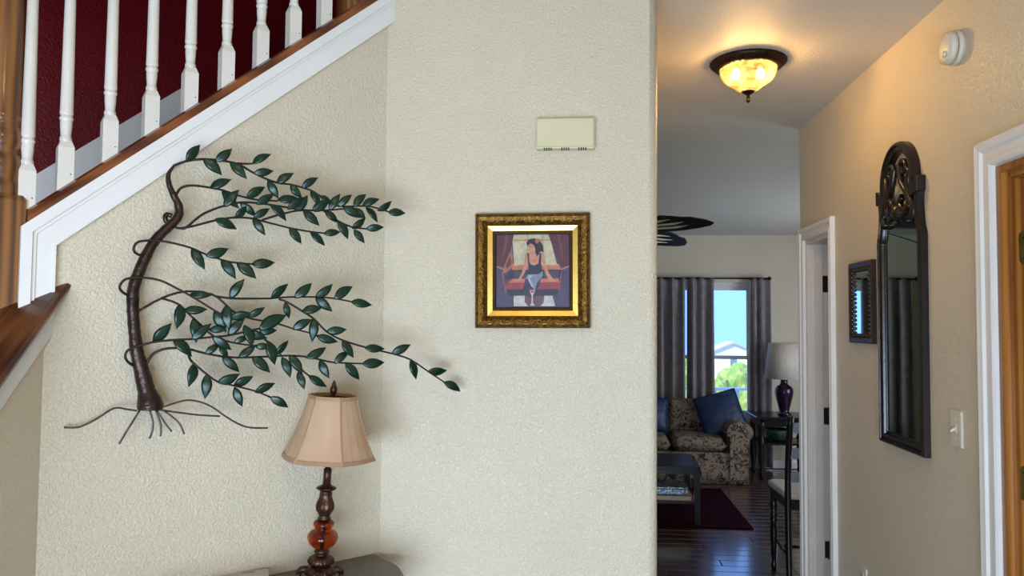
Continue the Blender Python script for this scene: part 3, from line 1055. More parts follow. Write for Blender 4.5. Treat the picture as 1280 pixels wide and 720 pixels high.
m.lathe(lp((28, 392), (28, 335), (20, 332), (14, 325), (12, 78)), 20)
m.build('stem', 'bronze', TL)
m = MB()
m.lathe(lp((16, 82), (20, 78), (14, 74), (22, 68), (26, 58), (22, 48), (14, 42), (16, 38), (12, 34), (8, 28), (0, 24)), 20)
m.build('finial', 'bronze', TL)


def shade_ring(t, g=0.0):
    """bell-shaped shade with eight flat panels"""
    r = (82 + (164 - 82) * (0.72 * t + 0.28 * t ** 3)) * U + g
    z = zz(76) - (296 - 76) * U * t
    return r, z


m = MB()
NP = 6
N = 13
vs, fs = [], []
for j in range(N):
    r_, z = shade_ring(j / (N - 1))
    for i in range(NP * 4):
        k, t = divmod(i, 4)
        a0, a1 = 2 * PI * k / NP + R(8), 2 * PI * (k + 1) / NP + R(8)
        tt = t / 4
        x = r_ * (math.cos(a0) * (1 - tt) + math.cos(a1) * tt)
        y_ = r_ * (math.sin(a0) * (1 - tt) + math.sin(a1) * tt)
        pull = 1.0 + 0.20 * math.sin(PI * tt) * 0.45
        vs.append((x * pull, y_ * pull, z))
n = NP * 4
for j in range(N - 1):
    for i in range(n):
        fs.append((j * n + i, j * n + (i + 1) % n, (j + 1) * n + (i + 1) % n, (j + 1) * n + i))
m.add(vs, fs, 0, False)
sh_o = m.build('shade', 'shade', TL)
sh_o['label'] = 'champagne silk bell shade'
so = sh_o.modifiers.new('solid', 'SOLIDIFY')
so.thickness = 0.0016
for j0, j1, nm in ((0, 0.055, 'top_band'), (0.945, 1.0, 'bottom_band')):
    b = MB()
    vv = []
    for t in (j0, (j0 + j1) / 2, j1):
        r_, z = shade_ring(t, 0.0022)
        for i in range(n):
            k, q = divmod(i, 4)
            a0, a1 = 2 * PI * k / NP + R(8), 2 * PI * (k + 1) / NP + R(8)
            tt = q / 4
            pull = 1.0 + 0.09 * math.sin(PI * tt)
            vv.append((r_ * (math.cos(a0) * (1 - tt) + math.cos(a1) * tt) * pull, r_ * (math.sin(a0) * (1 - tt) + math.sin(a1) * tt) * pull, z))
    b.add(vv, [(j * n + i, j * n + (i + 1) % n, (j + 1) * n + (i + 1) % n, (j + 1) * n + i) for j in range(2) for i in range(n)], 0, False)
    ob = b.build(nm, 'shade_band', sh_o)
    ob.modifiers.new('solid', 'SOLIDIFY').thickness = 0.002
m = MB()
for k in range(NP):
    a = 2 * PI * k / NP + R(8)
    m.tube([((shade_ring(t / 8, 0.001)[0]) * math.cos(a), (shade_ring(t / 8, 0.001)[0]) * math.sin(a), shade_ring(t / 8)[1]) for t in range(9)], 0.0016, 5)
m.build('seam_piping', 'shade_band', sh_o)
m = MB()
for k in range(3):
    a = 2 * PI * k / 3
    m.tube([(0.006 * math.cos(a), 0.006 * math.sin(a), zz(80)), (0.060 * math.cos(a), 0.060 * math.sin(a), zz(80))], 0.0015, 5)
m.build('shade_spider', 'bronze_dark', TL)

# ---------------- framed picture
pc = (on_plane(595.5, 410, (0, YC, 0), Vector((0, 1, 0))) + on_plane(737, 267, (0, YC, 0), Vector((0, 1, 0)))) / 2
PS = 0.3275
pic = thing('framed_picture', 'square painting of a seated woman in an ornate gold frame on the cream wall', 'picture', (pc.x, YC, pc.z))
pic.rotation_euler = (0, R(-0.45), 0)
h = PS / 2
sq = lambda g: [(-h + g, -h + g), (h - g, -h + g), (h - g, h - g), (-h + g, h - g)]
pf = lambda u, v, o: (u, -o, v)
m = MB()
m.sweep(sq(0), [(0, 0), (0, 0.020), (0.003, 0.026), (0.010, 0.030), (0.020, 0.028), (0.030, 0.020), (0.034, 0.0165)], pf)
o = m.build('outer_frame', 'gold_dark', pic)
o['label'] = 'carved antique gold frame'
m = MB()
m.sweep(sq(0.034), [(0, 0.0), (0, 0.016), (0.001, 0.017), (0.015, 0.0145), (0.016, 0.012)], pf)
o = m.build('liner', 'gold', pic)
o['label'] = 'bright plain gold liner'
m = MB()
m.sweep(sq(0.050), [(0, 0.0), (0, 0.0135), (0.004, 0.016), (0.008, 0.014), (0.009, 0.008), (0.0095, 0.006)], pf)
m.build('inner_frame', 'frame_edge', pic)
m = MB()
nb = 64
for side in range(4):
    for i in range(nb):
        t = -h + PS * (i + 0.5) / nb
        p = [(t, -h), (h, t), (t, h), (-h, t)][side]
        m.lathe([(0, -0.0019), (0.0019, 0), (0, 0.0019)], 6, (p[0], -0.019, p[1]))
o = m.build('edge_beading', 'gold_relief', pic)
o['kind'] = 'stuff'
m = MB()
nb = 58
hi_ = h - 0.0535
for side in range(4):
    for i in range(nb):
        t = -hi_ + 2 * hi_ * (i + 0.5) / nb
        p = [(t, -hi_), (hi_, t), (t, hi_), (-hi_, t)][side]
        m.lathe([(0, -0.0016), (0.0017, 0), (0, 0.0016)], 6, (p[0], -0.0158, p[1]))
o = m.build('inner_beading', 'gold_relief', pic)
o['kind'] = 'stuff'
m = MB()
for side in range(4):
    for i in range(10):
        c = -h + 0.033 + (PS - 0.066) * (i + 0.5) / 10
        sgn = 1 if i % 2 else -1
        sp = []
        for t in range(13):
            a = t / 12 * 1.7 * PI
            rr = 0.0075 * (1 - 0.7 * t / 12)
            sp.append((c + sgn * 0.004 + rr * math.cos(a) * 1.3, 0.017 + sgn * rr * math.sin(a)))
        sp2 = [(c - 0.014, 0.012), (c - 0.006, 0.017 + 0.006 * sgn), (c + 0.002, 0.017), (c + 0.010, 0.017 - 0.007 * sgn), (c + 0.014, 0.022)]
        for pth in (sp, smooth_path(sp2, 3)):
            out = []
            for u, v in pth:
                v_ = v
                p = [(u, -h + v_), (h - v_, u), (-u, h - v_), (-h + v_, -u)][side]
                dep = 0.0295 - 0.004 * abs(v - 0.013) / 0.01
                out.append((p[0], -dep, p[1]))
            m.tube(out, 0.0019, 5)
o = m.build('scroll_relief', 'gold_relief', pic)
o['kind'] = 'stuff'
# the painting: flat paint areas
hp = h - 0.0590
PAL = {}


def paint(r_, g_, b_):
    k = (r_, g_, b_)
    if k not in PAL:
        nm = 'paint_%d' % len(PAL)
        MT[nm] = plain('oil_paint', rgb(*k), 0.5, vary=(70, rgb(*[int(v * 0.82) for v in k])))
        PAL[k] = (len(PAL), nm)
    return PAL[k][0]


PT = [
    ((72, 60, 84), [(72, 62), (690, 62), (690, 678), (72, 678)]),
    ((198, 188, 150), [(205, 62), (522, 62), (585, 315), (225, 315)]),
    ((176, 158, 116), [(330, 62), (345, 62), (345, 315), (330, 315)]), ((176, 158, 116), [(458, 62), (472, 62), (480, 315), (468, 315)]), ((168, 146, 104), [(215, 104), (540, 104), (542, 116), (215, 116)]),
    ((190, 112, 84), [(205, 314), (600, 314), (622, 360), (205, 362)]), ((216, 154, 116), [(205, 314), (600, 314), (602, 324), (205, 324)]),
    ((168, 100, 76), [(204, 160), (218, 330), (150, 388), (128, 384), (136, 320)]), ((96, 56, 52), [(192, 240), (200, 320), (156, 352), (156, 310)]),
    ((38, 36, 52), [(205, 362), (622, 362), (610, 440), (130, 440)]), ((66, 60, 80), [(226, 372), (330, 372), (326, 432), (226, 432)]), ((66, 60, 80), [(470, 372), (600, 372), (600, 432), (480, 432)]),
    ((84, 34, 46), [(72, 62), (222, 62), (196, 190), (140, 322), (72, 330)]), ((116, 56, 62), [(150, 62), (176, 62), (150, 200), (120, 280)]),
    ((82, 34, 48), [(514, 62), (690, 62), (690, 330), (620, 340), (566, 215)]), ((112, 54, 62), [(588, 62), (612, 62), (640, 230), (632, 300)]),
    ((190, 120, 96), [(72, 326), (140, 352), (140, 362), (72, 338)]), ((190, 120, 96), [(690, 326), (620, 354), (622, 366), (690, 338)]),
    ((74, 58, 88), [(72, 346), (122, 362), (146, 510), (196, 678), (72, 678)]), ((74, 58, 88), [(690, 346), (636, 368), (606, 520), (562, 678), (690, 678)]), ((150, 84, 84), [(118, 380), (130, 380), (158, 560), (150, 560)]), ((150, 84, 84), [(628, 384), (618, 384), (598, 540), (606, 540)]),
    ((150, 58, 62), [(150, 492), (206, 432), (600, 432), (616, 488), (600, 524), (152, 526)]), ((196, 108, 100), [(180, 470), (214, 438), (596, 438), (606, 466)]),
    ((42, 36, 56), [(156, 526), (600, 524), (584, 578), (186, 580)]),
    ((190, 186, 176), [(222, 580), (548, 580), (572, 668), (220, 668)]), ((104, 70, 78), [(316, 580), (480, 580), (474, 640), (440, 672), (346, 672), (312, 630)]),
    ((44, 46, 66), [(318, 440), (460, 400), (440, 480), (404, 560), (396, 600), (300, 575), (300, 520)]),
    ((122, 130, 146), [(338, 398), (464, 372), (470, 410), (420, 470), (398, 540), (376, 480), (352, 440), (322, 436)]), ((168, 172, 182), [(346, 408), (380, 402), (360, 440), (392, 520), (370, 500), (340, 440)]),
    ((200, 136, 104), [(322, 222), (350, 212), (366, 190), (400, 196), (416, 214), (478, 222), (494, 310), (520, 392), (560, 446), (600, 440), (566, 462), (520, 456), (488, 390), (462, 300), (446, 270), (440, 300), (396, 336), (352, 310), (340, 290), (336, 330), (306, 400), (276, 456), (232, 452), (222, 446), (262, 436), (292, 380), (312, 290)]),
    ((30, 36, 54), [(336, 222), (350, 222), (352, 290), (366, 316), (396, 326), (430, 306), (440, 224), (456, 222), (452, 300), (464, 374), (430, 398), (338, 400), (346, 340)]), ((178, 108, 84), [(386, 280), (394, 310), (402, 280), (398, 270)]),
    ((206, 142, 110), [(344, 150), (362, 134), (392, 144), (400, 190), (380, 212), (356, 208), (346, 186)]), ((120, 60, 52), [(346, 188), (360, 190), (356, 196), (348, 195)]), ((70, 44, 40), [(350, 160), (366, 158), (366, 163), (352, 166)]),
    ((24, 20, 24), [(330, 128), (348, 104), (392, 96), (440, 112), (468, 156), (474, 212), (446, 208), (436, 232), (416, 246), (404, 214), (402, 176), (390, 150), (364, 138), (348, 152), (334, 160)]), ((58, 42, 44), [(380, 106), (420, 116), (446, 160), (420, 140)]),
    ((196, 108, 92), [(404, 112), (414, 96), (436, 100), (440, 126), (420, 140), (404, 130)]),
    ((214, 178, 176), [(356, 532), (400, 532), (394, 560), (384, 572), (384, 640), (400, 664), (356, 664), (372, 640), (372, 572), (362, 560)]), ((176, 70, 74), [(362, 536), (394, 536), (388, 556), (368, 556)]),
]
m = MB()
for i, (c, poly) in enumerate(PT):
    k = paint(*c)
    m.add([((x - 381) / 309 * hp, -0.0060 - 0.00006 * i, (370 - y) / 308 * hp) for x, y in poly], [tuple(range(len(poly)))], k)
m.build('painting', [v[1] for v in PAL.values()], pic, fix=False)['label'] = 'painted woman in dark top on a red window seat'
m = MB().box((-h + 0.005, -0.0045, -h + 0.005), (h - 0.005, -0.0005, h - 0.005))
m.build('backing_board', 'frame_edge', pic)

# ---------------- door chime
ch0 = on_plane(670, 186, (0, YC - 0.03, 0), Vector((0, 1, 0)))
ch1 = on_plane(743.5, 146, (0, YC - 0.03, 0), Vector((0, 1, 0)))
cw, chh = (ch1.x - ch0.x) / 2, (ch1.z - ch0.z) / 2
chime = thing('door_chime', 'cream plastic door chime box with bottom slots above the gold-framed picture', 'door chime', ((ch0.x + ch1.x) / 2, YC, (ch0.z + ch1.z) / 2))


def rrect(w, hh, r_, n_=4):
    p = []
    for cx, cy, a0 in ((w - r_, hh - r_, 0), (-w + r_, hh - r_, 90), (-w + r_, -hh + r_, 180), (w - r_, -hh + r_, 270)):
        for i in range(n_ + 1):
            t = R(a0 + 90 * i / n_)
            p.append((cx + r_ * math.cos(t), cy + r_ * math.sin(t)))
    return p


def stack(mm, rings, mi=0):
    n_ = len(rings[0])
    vs_ = [q for r_ in rings for q in r_]
    mm.add(vs_, [(i * n_ + k, i * n_ + (k + 1) % n_, (i + 1) * n_ + (k + 1) % n_, (i + 1) * n_ + k) for i in range(len(rings) - 1) for k in range(n_)] + [tuple(range(n_))[::-1], tuple(range((len(rings) - 1) * n_, len(rings) * n_))], mi)


m = MB()
stack(m, [[(u, -y_, v) for u, v in rrect(cw - g, chh - g, 0.003)] for y_, g in ((0, 0), (0.026, 0), (0.0285, 0.0015), (0.029, 0.003))])
m.build('housing', 'cream_plastic', chime)
m = MB()
stack(m, [[(u, -y_, v + 0.001) for u, v in rrect(cw - g, chh - g - 0.001, 0.003)] for y_, g in ((0.029, 0.0032), (0.0325, 0.0034), (0.034, 0.0055))])
for s in (-1, 1):
    m.box((-cw + 0.007, -0.0346, s * (chh - 0.010) - 0.0022), (cw - 0.007, -0.034, s * (chh - 0.010) + 0.0022))
m.build('front_cover', 'cream_plastic', chime)
m = MB()
for g in (-0.6, 0.0, 0.58):
    for i in range(4):
        u = cw * g + (i - 1.5) * 0.0064
        m.box((u - 0.0017, -0.0292, -chh - 0.0003), (u + 0.0017, -0.006, -chh + 0.0028))
o = m.build('sound_slots', 'black_hole', chime)
o['kind'] = 'stuff'

# ---------------- flush ceiling lights


def ceiling_light(name, label, loc, watt):
    L = thing(name, label, 'ceiling light', loc)
    m = MB()
    m.lathe([(0.02, -0.001), (0.132, -0.001), (0.136, -0.006), (0.135, -0.012), (0.128, -0.018), (0.118, -0.028), (0.107, -0.034), (0.102, -0.032), (0.100, -0.012), (0.02, -0.010)], 64, wob=lambda a, j: 1 + (0.03 * math.cos(32 * a) if 2 <= j <= 5 else 0))
    m.build('ornate_rim', 'bronze_dark', L)
    m = MB()
    m.lathe([(0.101, -0.030), (0.103, -0.036), (0.101, -0.050), (0.095, -0.064), (0.083, -0.078), (0.066, -0.090), (0.053, -0.096), (0.045, -0.105), (0.030, -0.114), (0.012, -0.118)], 48, wob=lambda a, j: 1 + (0.012 * math.cos(24 * a) if j in (5, 6) else 0), cap=False)
    m.build('glass_bowl', 'bowl', L)
    m = MB()
    m.lathe([(0.0, -0.111), (0.024, -0.113), (0.023, -0.119), (0.012, -0.126), (0.006, -0.130), (0.005, -0.136), (0.0085, -0.139), (0.005, -0.142), (0.0075, -0.147), (0.008, -0.152), (0.004, -0.157), (0, -0.160)], 24)
    m.build('finial', 'bronze_dark', L)
    for s in (-1, 1):
        m = MB()
        m.lathe([(0.0, 0.026), (0.009, 0.024), (0.014, 0.014), (0.016, 0.0), (0.012, -0.014), (0.0, -0.020)], 16, (s * 0.045, 0.0, -0.052))
        b = m.build('bulb', 'bulb_off', L)
        l = bpy.data.lights.new('bulb_light', 'POINT')
        l.energy = watt
        l.color = (1.0, 0.62, 0.28)
        l.shadow_soft_size = 0.022
        lo = bpy.data.objects.new('bulb_light', l)
        col.objects.link(lo)
        lo.parent = L
        lo.location = (s * 0.045, -0.026, -0.058)
    return L


MT['bulb_off'] = plain('frosted_bulb', rgb(250, 240, 220), 0.3)
lc = on_plane(935, 76, (0, 0, CEIL), Vector((0, 0, 1)))
ceiling_light('ceiling_light', 'lit flush ceiling light with bronze rim and frosted bowl over the hall', (lc.x, lc.y, CEIL), 11)
ceiling_light('ceiling_light', 'added flush ceiling light with bronze rim, unseen over the entry', (-0.2, 0.35, CEIL), 16)  # unseen copy of the hall light, added to warm the upper walls

# ---------------- door casings
CAS = [(0, 0), (0, 0.010), (0.006, 0.014), (0.018, 0.014), (0.020, 0.010), (0.040, 0.011), (0.046, 0.018), (0.056, 0.019), (0.066, 0.021), (0.070, 0.018), (0.070, 0)]


def casing(name, y0, y1, head, label, w=1.0):
    g = 0.005
    m = MB()
    path = [(y1 + g, 0), (y1 + g, head + g), (y0 - g, head + g), (y0 - g, 0)]
    m.sweep(path, [(-a * w, b) for a, b in CAS], lambda u, v, o: (XR - o, u, v), closed=False)
    return struct(m.build(name, 'white'), label)


d1 = casing('door_1', D1[0], D1[1], D1[2], 'doorway with white moulded casing and stained pine jambs', 1.0)
d2 = casing('door_2', D2[0], D2[1], D2[2], 'narrow doorway with white casing and dark hinges', 0.85)
# near doorway: pine jambs, stop and hinges
m = MB()
m.box((XR - 0.001, D1[1] - 0.018, 0), (XR + TH + 0.002, D1[1], D1[2]))
m.box((XR + TH, D1[1] - 0.018, 0), (XR + TH + 0.30, D1[1] - 0.004, D1[2]))
m.build('jamb', 'pine', d1)
m = MB()
m.box((XR - 0.001, D1[0], 0), (XR + TH + 0.002, D1[0] + 0.018, D1[2]))
m.build('jamb', 'pine', d1)
m = MB()
m.box((XR - 0.001, D1[0] + 0.018, D1[2] - 0.018), (XR + TH + 0.002, D1[1] - 0.018, D1[2]))
m.build('head_jamb', 'pine', d1)
for x0, x1, dz in ((XR + 0.018, XR + 0.030, 0.030), (XR + 0.030, XR + 0.060, 0.034)):
    m = MB()
    m.box((x0, D1[1] - (0.030 if dz == 0.030 else 0.026), 0), (x1 - 0.001, D1[1] - 0.018, D1[2] - dz))
    m.build('door_stop', 'pine', d1)
m = MB()
m.box((XR + 0.018, D1[0] + 0.018, D1[2] - 0.034), (XR + 0.060, D1[1] - 0.030, D1[2] - 0.018))
m.build('head_stop', 'pine', d1)
for hz in (1.765, 1.105):
    hp3 = on_plane(1275, 310 if hz > 1.5 else 604, (0, D1[1] - 0.0270, 0), Vector((0, 1, 0)))
    m = MB()
    stack(m, [[(hp3.x + 0.016 + u, D1[1] - y_, hp3.z + v) for u, v in rrect(0.019, 0.043, 0.012)] for y_ in (0.026, 0.0285)])
    hg = m.build('hinge', 'brass', d1)
    s = MB()
    for dz in (-0.026, 0, 0.026):
        s.box((hp3.x + 0.006 + 0.006 * (dz == 0), D1[1] - 0.0292, hp3.z + dz - 0.002), (hp3.x + 0.010 + 0.006 * (dz == 0), D1[1] - 0.0285, hp3.z + dz + 0.002))
    o = s.build('screws', 'hinge', hg)
    o['kind'] = 'stuff'
# far doorway
JY = D2[1]
m = MB().box((XR, JY - 0.016, 0), (XR + TH + 0.01, JY, D2[2]))
m.build('jamb', 'jamb', d2)
m = MB().box((XR, D2[0], 0), (XR + TH + 0.01, D2[0] + 0.016, D2[2]))
m.build('jamb', 'jamb', d2)
m = MB().box((XR, D2[0] + 0.016, D2[2] - 0.016), (XR + TH + 0.01, JY - 0.016, D2[2]))
m.build('head_jamb', 'jamb', d2)
m = MB().box((XR + 0.034, JY - 0.028, 0), (XR + 0.070, JY - 0.016, D2[2] - 0.016))
m.build('door_stop', 'jamb', d2)
for py in (355, 520, 687):
    hp3 = on_plane(1031, py, (0, JY - 0.018, 0), Vector((0, 1, 0)))
    m = MB()
    stack(m, [[(hp3.x + u, JY - 0.016 - y_, hp3.z + v) for u, v in rrect(0.013, 0.040, 0.007)] for y_ in (0.0, 0.003)])
    m.tube([(hp3.x + 0.016, JY - 0.022, hp3.z - 0.042), (hp3.x + 0.016, JY - 0.022, hp3.z + 0.042)], 0.005, 8)
    m.build('hinge', 'hinge', d2)

# ---------------- tall mirror
mz0, mzs, mzn, mze, mzt = 1.140, 1.845, 1.930, 2.030, 2.172
MIR = thing('tall_mirror', 'tall black wall mirror with arched scroll crest between the small mirror and the switch', 'mirror', (XR, 2.692, mz0), -PI / 2)
HW = 0.178


def right_side():
    """right half of the outline, bottom to top: (half width, height above bottom)"""
    p = [(HW, 0.0), (HW, mzs - mz0 - 0.03)]
    s = smooth_path([(HW, mzs - mz0 - 0.03), (HW, mzs - mz0), (0.166, mzs - mz0 + 0.03), (0.158, mzn - mz0), (0.160, mzn - mz0 + 0.04), (0.168, mzn - mz0 + 0.055)], 4)
    return p[:1] + s


rs = right_side()
outer = [(-u, v) for u, v in reversed(rs)]
# body sides and bottom: sweep a moulding along an open U path (left top -> bottom -> right top)
path = outer + rs
m = MB()
prof = [(0, 0.0), (0, 0.021), (0.005, 0.026), (0.011, 0.026), (0.013, 0.022), (0.022, 0.024), (0.030, 0.019), (0.033, 0.012), (0.040, 0.012), (0.042, 0.008), (0.042, 0.0)]
path2 = [path[i] for i in range(len(path))]
m.sweep(path2, prof, lambda u, v, o: (u, -o, v), closed=False)
m.build('frame', 'mirror_frame', MIR)
# ears
ze = mze - mz0
for s in (-1, 1):
    m = MB()
    pl = [(0.112, ze - 0.062), (0.170, ze - 0.052), (0.172, ze - 0.004), (0.168, ze), (0.128, ze - 0.022), (0.112, ze - 0.03)]
    m.prism([(s * u, v) for u, v in pl], lambda u, v: (u, 0, v), lambda u, v: (u, -0.030, v))
    m.build('shoulder_block', 'mirror_frame', MIR, bevel=0.003)
# arch
m = MB()
ra, cz = 0.136, mzt - mz0 - 0.138
apath = [(ra, ze - 0.045)] + [(ra * math.cos(t), cz + (mzt - mz0 - cz) * math.sin(t)) for t in [PI * i / 28 for i in range(0, 29)]] + [(-ra, ze - 0.045)]
m.sweep(apath, [(0, 0), (0, 0.022), (0.006, 0.030), (0.014, 0.032), (0.018, 0.026), (0.026, 0.028), (0.034, 0.022), (0.036, 0.012), (0.036, 0)], lambda u, v, o: (u, -o, v), closed=False, smooth=False)
m.build('arch', 'mirror_frame', MIR)
# scrollwork
m = MB()
for s in (-1, 1):
    sc = []
    for t in range(22):
        a = t / 21 * 2.4 * PI
        r_ = 0.030 * (1 - 0.75 * t / 21)
        sc.append((s * (0.050 - r_ * math.cos(a)), -0.020, cz + 0.040 + r_ * math.sin(a)))
    m.tube(sc, [0.010 - 0.005 * t / 21 for t in range(22)], 8)
    lo = smooth_path([(s * 0.020, -0.02, cz + 0.055), (s * 0.038, -0.022, cz + 0.0), (s * 0.070, -0.02, cz - 0.040), (s * 0.092, -0.02, cz - 0.085), (s * 0.055, -0.022, cz - 0.098), (s * 0.030, -0.024, cz - 0.075), (s * 0.052, -0.024, cz - 0.055)], 4)
    m.tube(lo, [0.012] * len(lo), 8)
    lo = smooth_path([(s * 0.100, -0.016, cz + 0.03), (s * 0.085, -0.020, cz - 0.02), (s * 0.098, -0.020, cz - 0.06), (s * 0.125, -0.018, cz - 0.100), (s * 0.110, -0.018, cz - 0.140)], 4)
    m.tube(lo, [0.014] * len(lo), 8)
m.lathe([(0, -0.030), (0.014, -0.022), (0.026, 0.0), (0.018, 0.022), (0, 0.034)], 16, (0, -0.018, cz - 0.105))
m.tube(smooth_path([(-0.095, -0.018, cz - 0.085), (-0.05, -0.022, cz - 0.118), (0, -0.022, cz - 0.10), (0.05, -0.022, cz - 0.118), (0.095, -0.018, cz - 0.085)], 4), 0.013, 8)
m.build('scroll_crest', 'mirror_frame', MIR)
m = MB()
gl = [(-0.140, 0.038), (0.140, 0.038), (0.140, mzs - mz0 - 0.01), (0.128, mzn - mz0), (0.118, cz - 0.085), (-0.118, cz - 0.085), (-0.128, mzn - mz0), (-0.140, mzs - mz0 - 0.01)]
m.prism(gl, lambda u, v: (u, -0.0005, v), lambda u, v: (u, -0.009, v))
m.build('mirror_glass', 'mirror', MIR)

# ---------------- small mirror
q0 = on_plane(1061, 428, (XR - 0.018, 0, 0), Vector((1, 0, 0)))
q1 = on_plane(1089, 324, (XR - 0.018, 0, 0), Vector((1, 0, 0)))
sw_, shh = (q0.y - q1.y) / 2, (q1.z - q0.z) / 2
SM = thing('small_mirror', 'small rectangular mirror with dark knobbed frame beside the tall black mirror', 'mirror', (XR, (q0.y + q1.y) / 2, (q0.z + q1.z) / 2), -PI / 2)
rect = [(-sw_, -shh), (sw_, -shh), (sw_, shh), (-sw_, shh)]
m = MB()
m.sweep(rect, [(0, 0), (0, 0.016), (0.004, 0.018), (0.020, 0.016), (0.030, 0.010), (0.034, 0.010), (0.034, 0)], lambda u, v, o: (u, -o, v))
m.build('frame', 'frame_small', SM)
m = MB()
for side in range(4):
    L_ = sw_ if side % 2 == 0 else shh
    nb = 10 if side % 2 == 0 else 15
    for i in range(nb):
        t = -L_ + 0.03 + (2 * L_ - 0.06) * (i + 0.5) / nb
        p = [(t, -shh + 0.030), (sw_ - 0.030, t), (t, shh - 0.030), (-sw_ + 0.030, t)][side]
        m.lathe([(0, -0.008), (0.006, -0.005), (0.008, 0), (0.006, 0.005), (0, 0.008)], 8, (p[0], -0.014, p[1]))
o = m.build('bobbin_edge', 'frame_small', SM)
o['kind'] = 'stuff'
m = MB().box((-sw_ + 0.030, -0.008, -shh + 0.030), (sw_ - 0.030, -0.0005, shh - 0.030))
m.build('mirror_glass', 'mirror', SM)

# ---------------- smoke detector, switch, outlet
sp = on_plane(1197, 60, (XR, 0, 0), Vector((1, 0, 0)))
SD = thing('smoke_detector', 'round white smoke detector high on the hall wall', 'smoke detector', (XR, sp.y, sp.z), -PI / 2)


def to_wall(mm):
    mm.v = [(v[0], -v[2], v[1]) for v in mm.v]
    return mm


m = to_wall(MB().lathe([(0.050, 0), (0.050, 0.012), (0.047, 0.015), (0.02, 0.015)], 40))
m.build('mounting_base', 'white_flat', SD)
m = to_wall(MB().lathe([(0.043, 0.014), (0.043, 0.018)], 40))
m.build('vent_ring', 'black_hole', SD)
m = to_wall(MB().lathe([(0.040, 0.0175), (0.0475, 0.0185), (0.048, 0.030), (0.045, 0.036), (0.038, 0.040), (0.015, 0.042), (0.0, 0.042)], 40))
m.build('cover', 'white_flat', SD)
m = to_wall(MB().lathe([(0.010, 0.0415), (0.010, 0.0435), (0.0, 0.0438)], 16, (0.012, -0.022, 0)))
m.build('test_button', 'white_flat', SD)

s0, s1 = on_plane(1191, 556, (XR, 0, 0), Vector((1, 0, 0))), on_plane(1203, 515, (XR, 0, 0), Vector((1, 0, 0)))


def wall_plate(name, label, cat, y_, z_, hw, hh_):
    P = thing(name, label, cat, (XR, y_, z_), -PI / 2)
    m = MB()
    stack(m, [[(u, -o_, v) for u, v in rrect(hw - g, hh_ - g, 0.003)] for o_, g in ((0, 0), (0.004, 0), (0.006, 0.003))])
    m.build('plate', 'white_flat', P)
    return P


zs = (s0.z + s1.z) / 2
SWP = wall_plate('light_switch', 'white toggle light switch plate by the pine doorway', 'light switch', (s0.y + s1.y) / 2, zs, 0.034, 0.053)
m = MB().prism([(-0.006, -0.012), (0.006, -0.012), (0.006, 0.012), (-0.006, 0.012)], lambda u, v: (u, -0.006, v), lambda u, v: (u, -0.0075, v))
m.build('toggle_bezel', 'white_flat', SWP)
m = MB().prism([(-0.004, -0.005), (0.004, -0.005), (0.004, 0.005), (-0.004, 0.005)], lambda u, v: (u, -0.007, v), lambda u, v: (u * 0.8, -0.021, v * 0.7 - 0.007))
m.build('toggle', 'white_flat', SWP)
for dz in (-0.03, 0.03):
    m = to_wall(MB().lathe([(0.003, 0.005), (0.003, 0.0068), (0, 0.007)], 10, (0, dz, 0)))
    m.build('screw', 'white_flat', SWP)
op = on_plane(1080, 709, (XR, 0, 0), Vector((1, 0, 0)))
OUT = wall_plate('wall_outlet', 'white wall outlet plate low under the tall mirror', 'outlet', op.y, op.z - 0.055, 0.036, 0.058)
for dz in (-0.02, 0.02):
    m = to_wall(MB().lathe([(0.0165, 0.005), (0.0165, 0.0072), (0, 0.0074)], 20, (0, dz, 0)))
    so_ = m.build('socket', 'white_flat', OUT)
    m = MB().box((-0.007, -0.0078, dz - 0.004), (-0.005, -0.0073, dz + 0.006)).box((0.005, -0.0078, dz - 0.004), (0.007, -0.0073, dz + 0.006))
    o = m.build('slots', 'black_hole', so_)
    o['kind'] = 'stuff'

# ================================================================== living room
# ---------------- ceiling fan with wing-shaped blades
FANC = (0.12, 5.72)
FAN = thing('ceiling_fan', 'ceiling fan with black and cream butterfly-wing blades in the living room', 'ceiling fan', (FANC[0], FANC[1], CEIL))
m = MB()
m.lathe([(0.0, 0.0), (0.07, 0.0), (0.065, -0.03), (0.03, -0.055), (0.013, -0.06), (0.013, -0.19), (0.03, -0.20), (0.10, -0.215), (0.125, -0.24), (0.125, -0.30), (0.10, -0.325), (0.04, -0.345), (0, -0.35)], 32)
m.build('motor', 'pewter', FAN)
FBZ = -0.265
out_ = [(0.10, -0.045), (0.20, -0.10), (0.32, -0.135), (0.42, -0.130), (0.47, -0.118), (0.53, -0.128), (0.60, -0.110), (0.645, -0.092), (0.70, -0.088), (0.765, -0.045), (0.79, 0.0), (0.755, 0.030), (0.66, 0.060), (0.55, 0.085), (0.42, 0.098), (0.30, 0.092), (0.20, 0.070), (0.10, 0.040)]
panels = [[(0.13, -0.030), (0.22, -0.075), (0.34, -0.105), (0.30, -0.070), (0.20, -0.032)], [(0.14, -0.012), (0.24, -0.040), (0.38, -0.072), (0.45, -0.080), (0.36, -0.040), (0.24, -0.012)], [(0.14, 0.004), (0.26, -0.004), (0.42, -0.026), (0.50, -0.040), (0.44, -0.006), (0.28, 0.016)], [(0.13, 0.020), (0.26, 0.032), (0.40, 0.024), (0.50, 0.010), (0.42, 0.050), (0.26, 0.062)]]
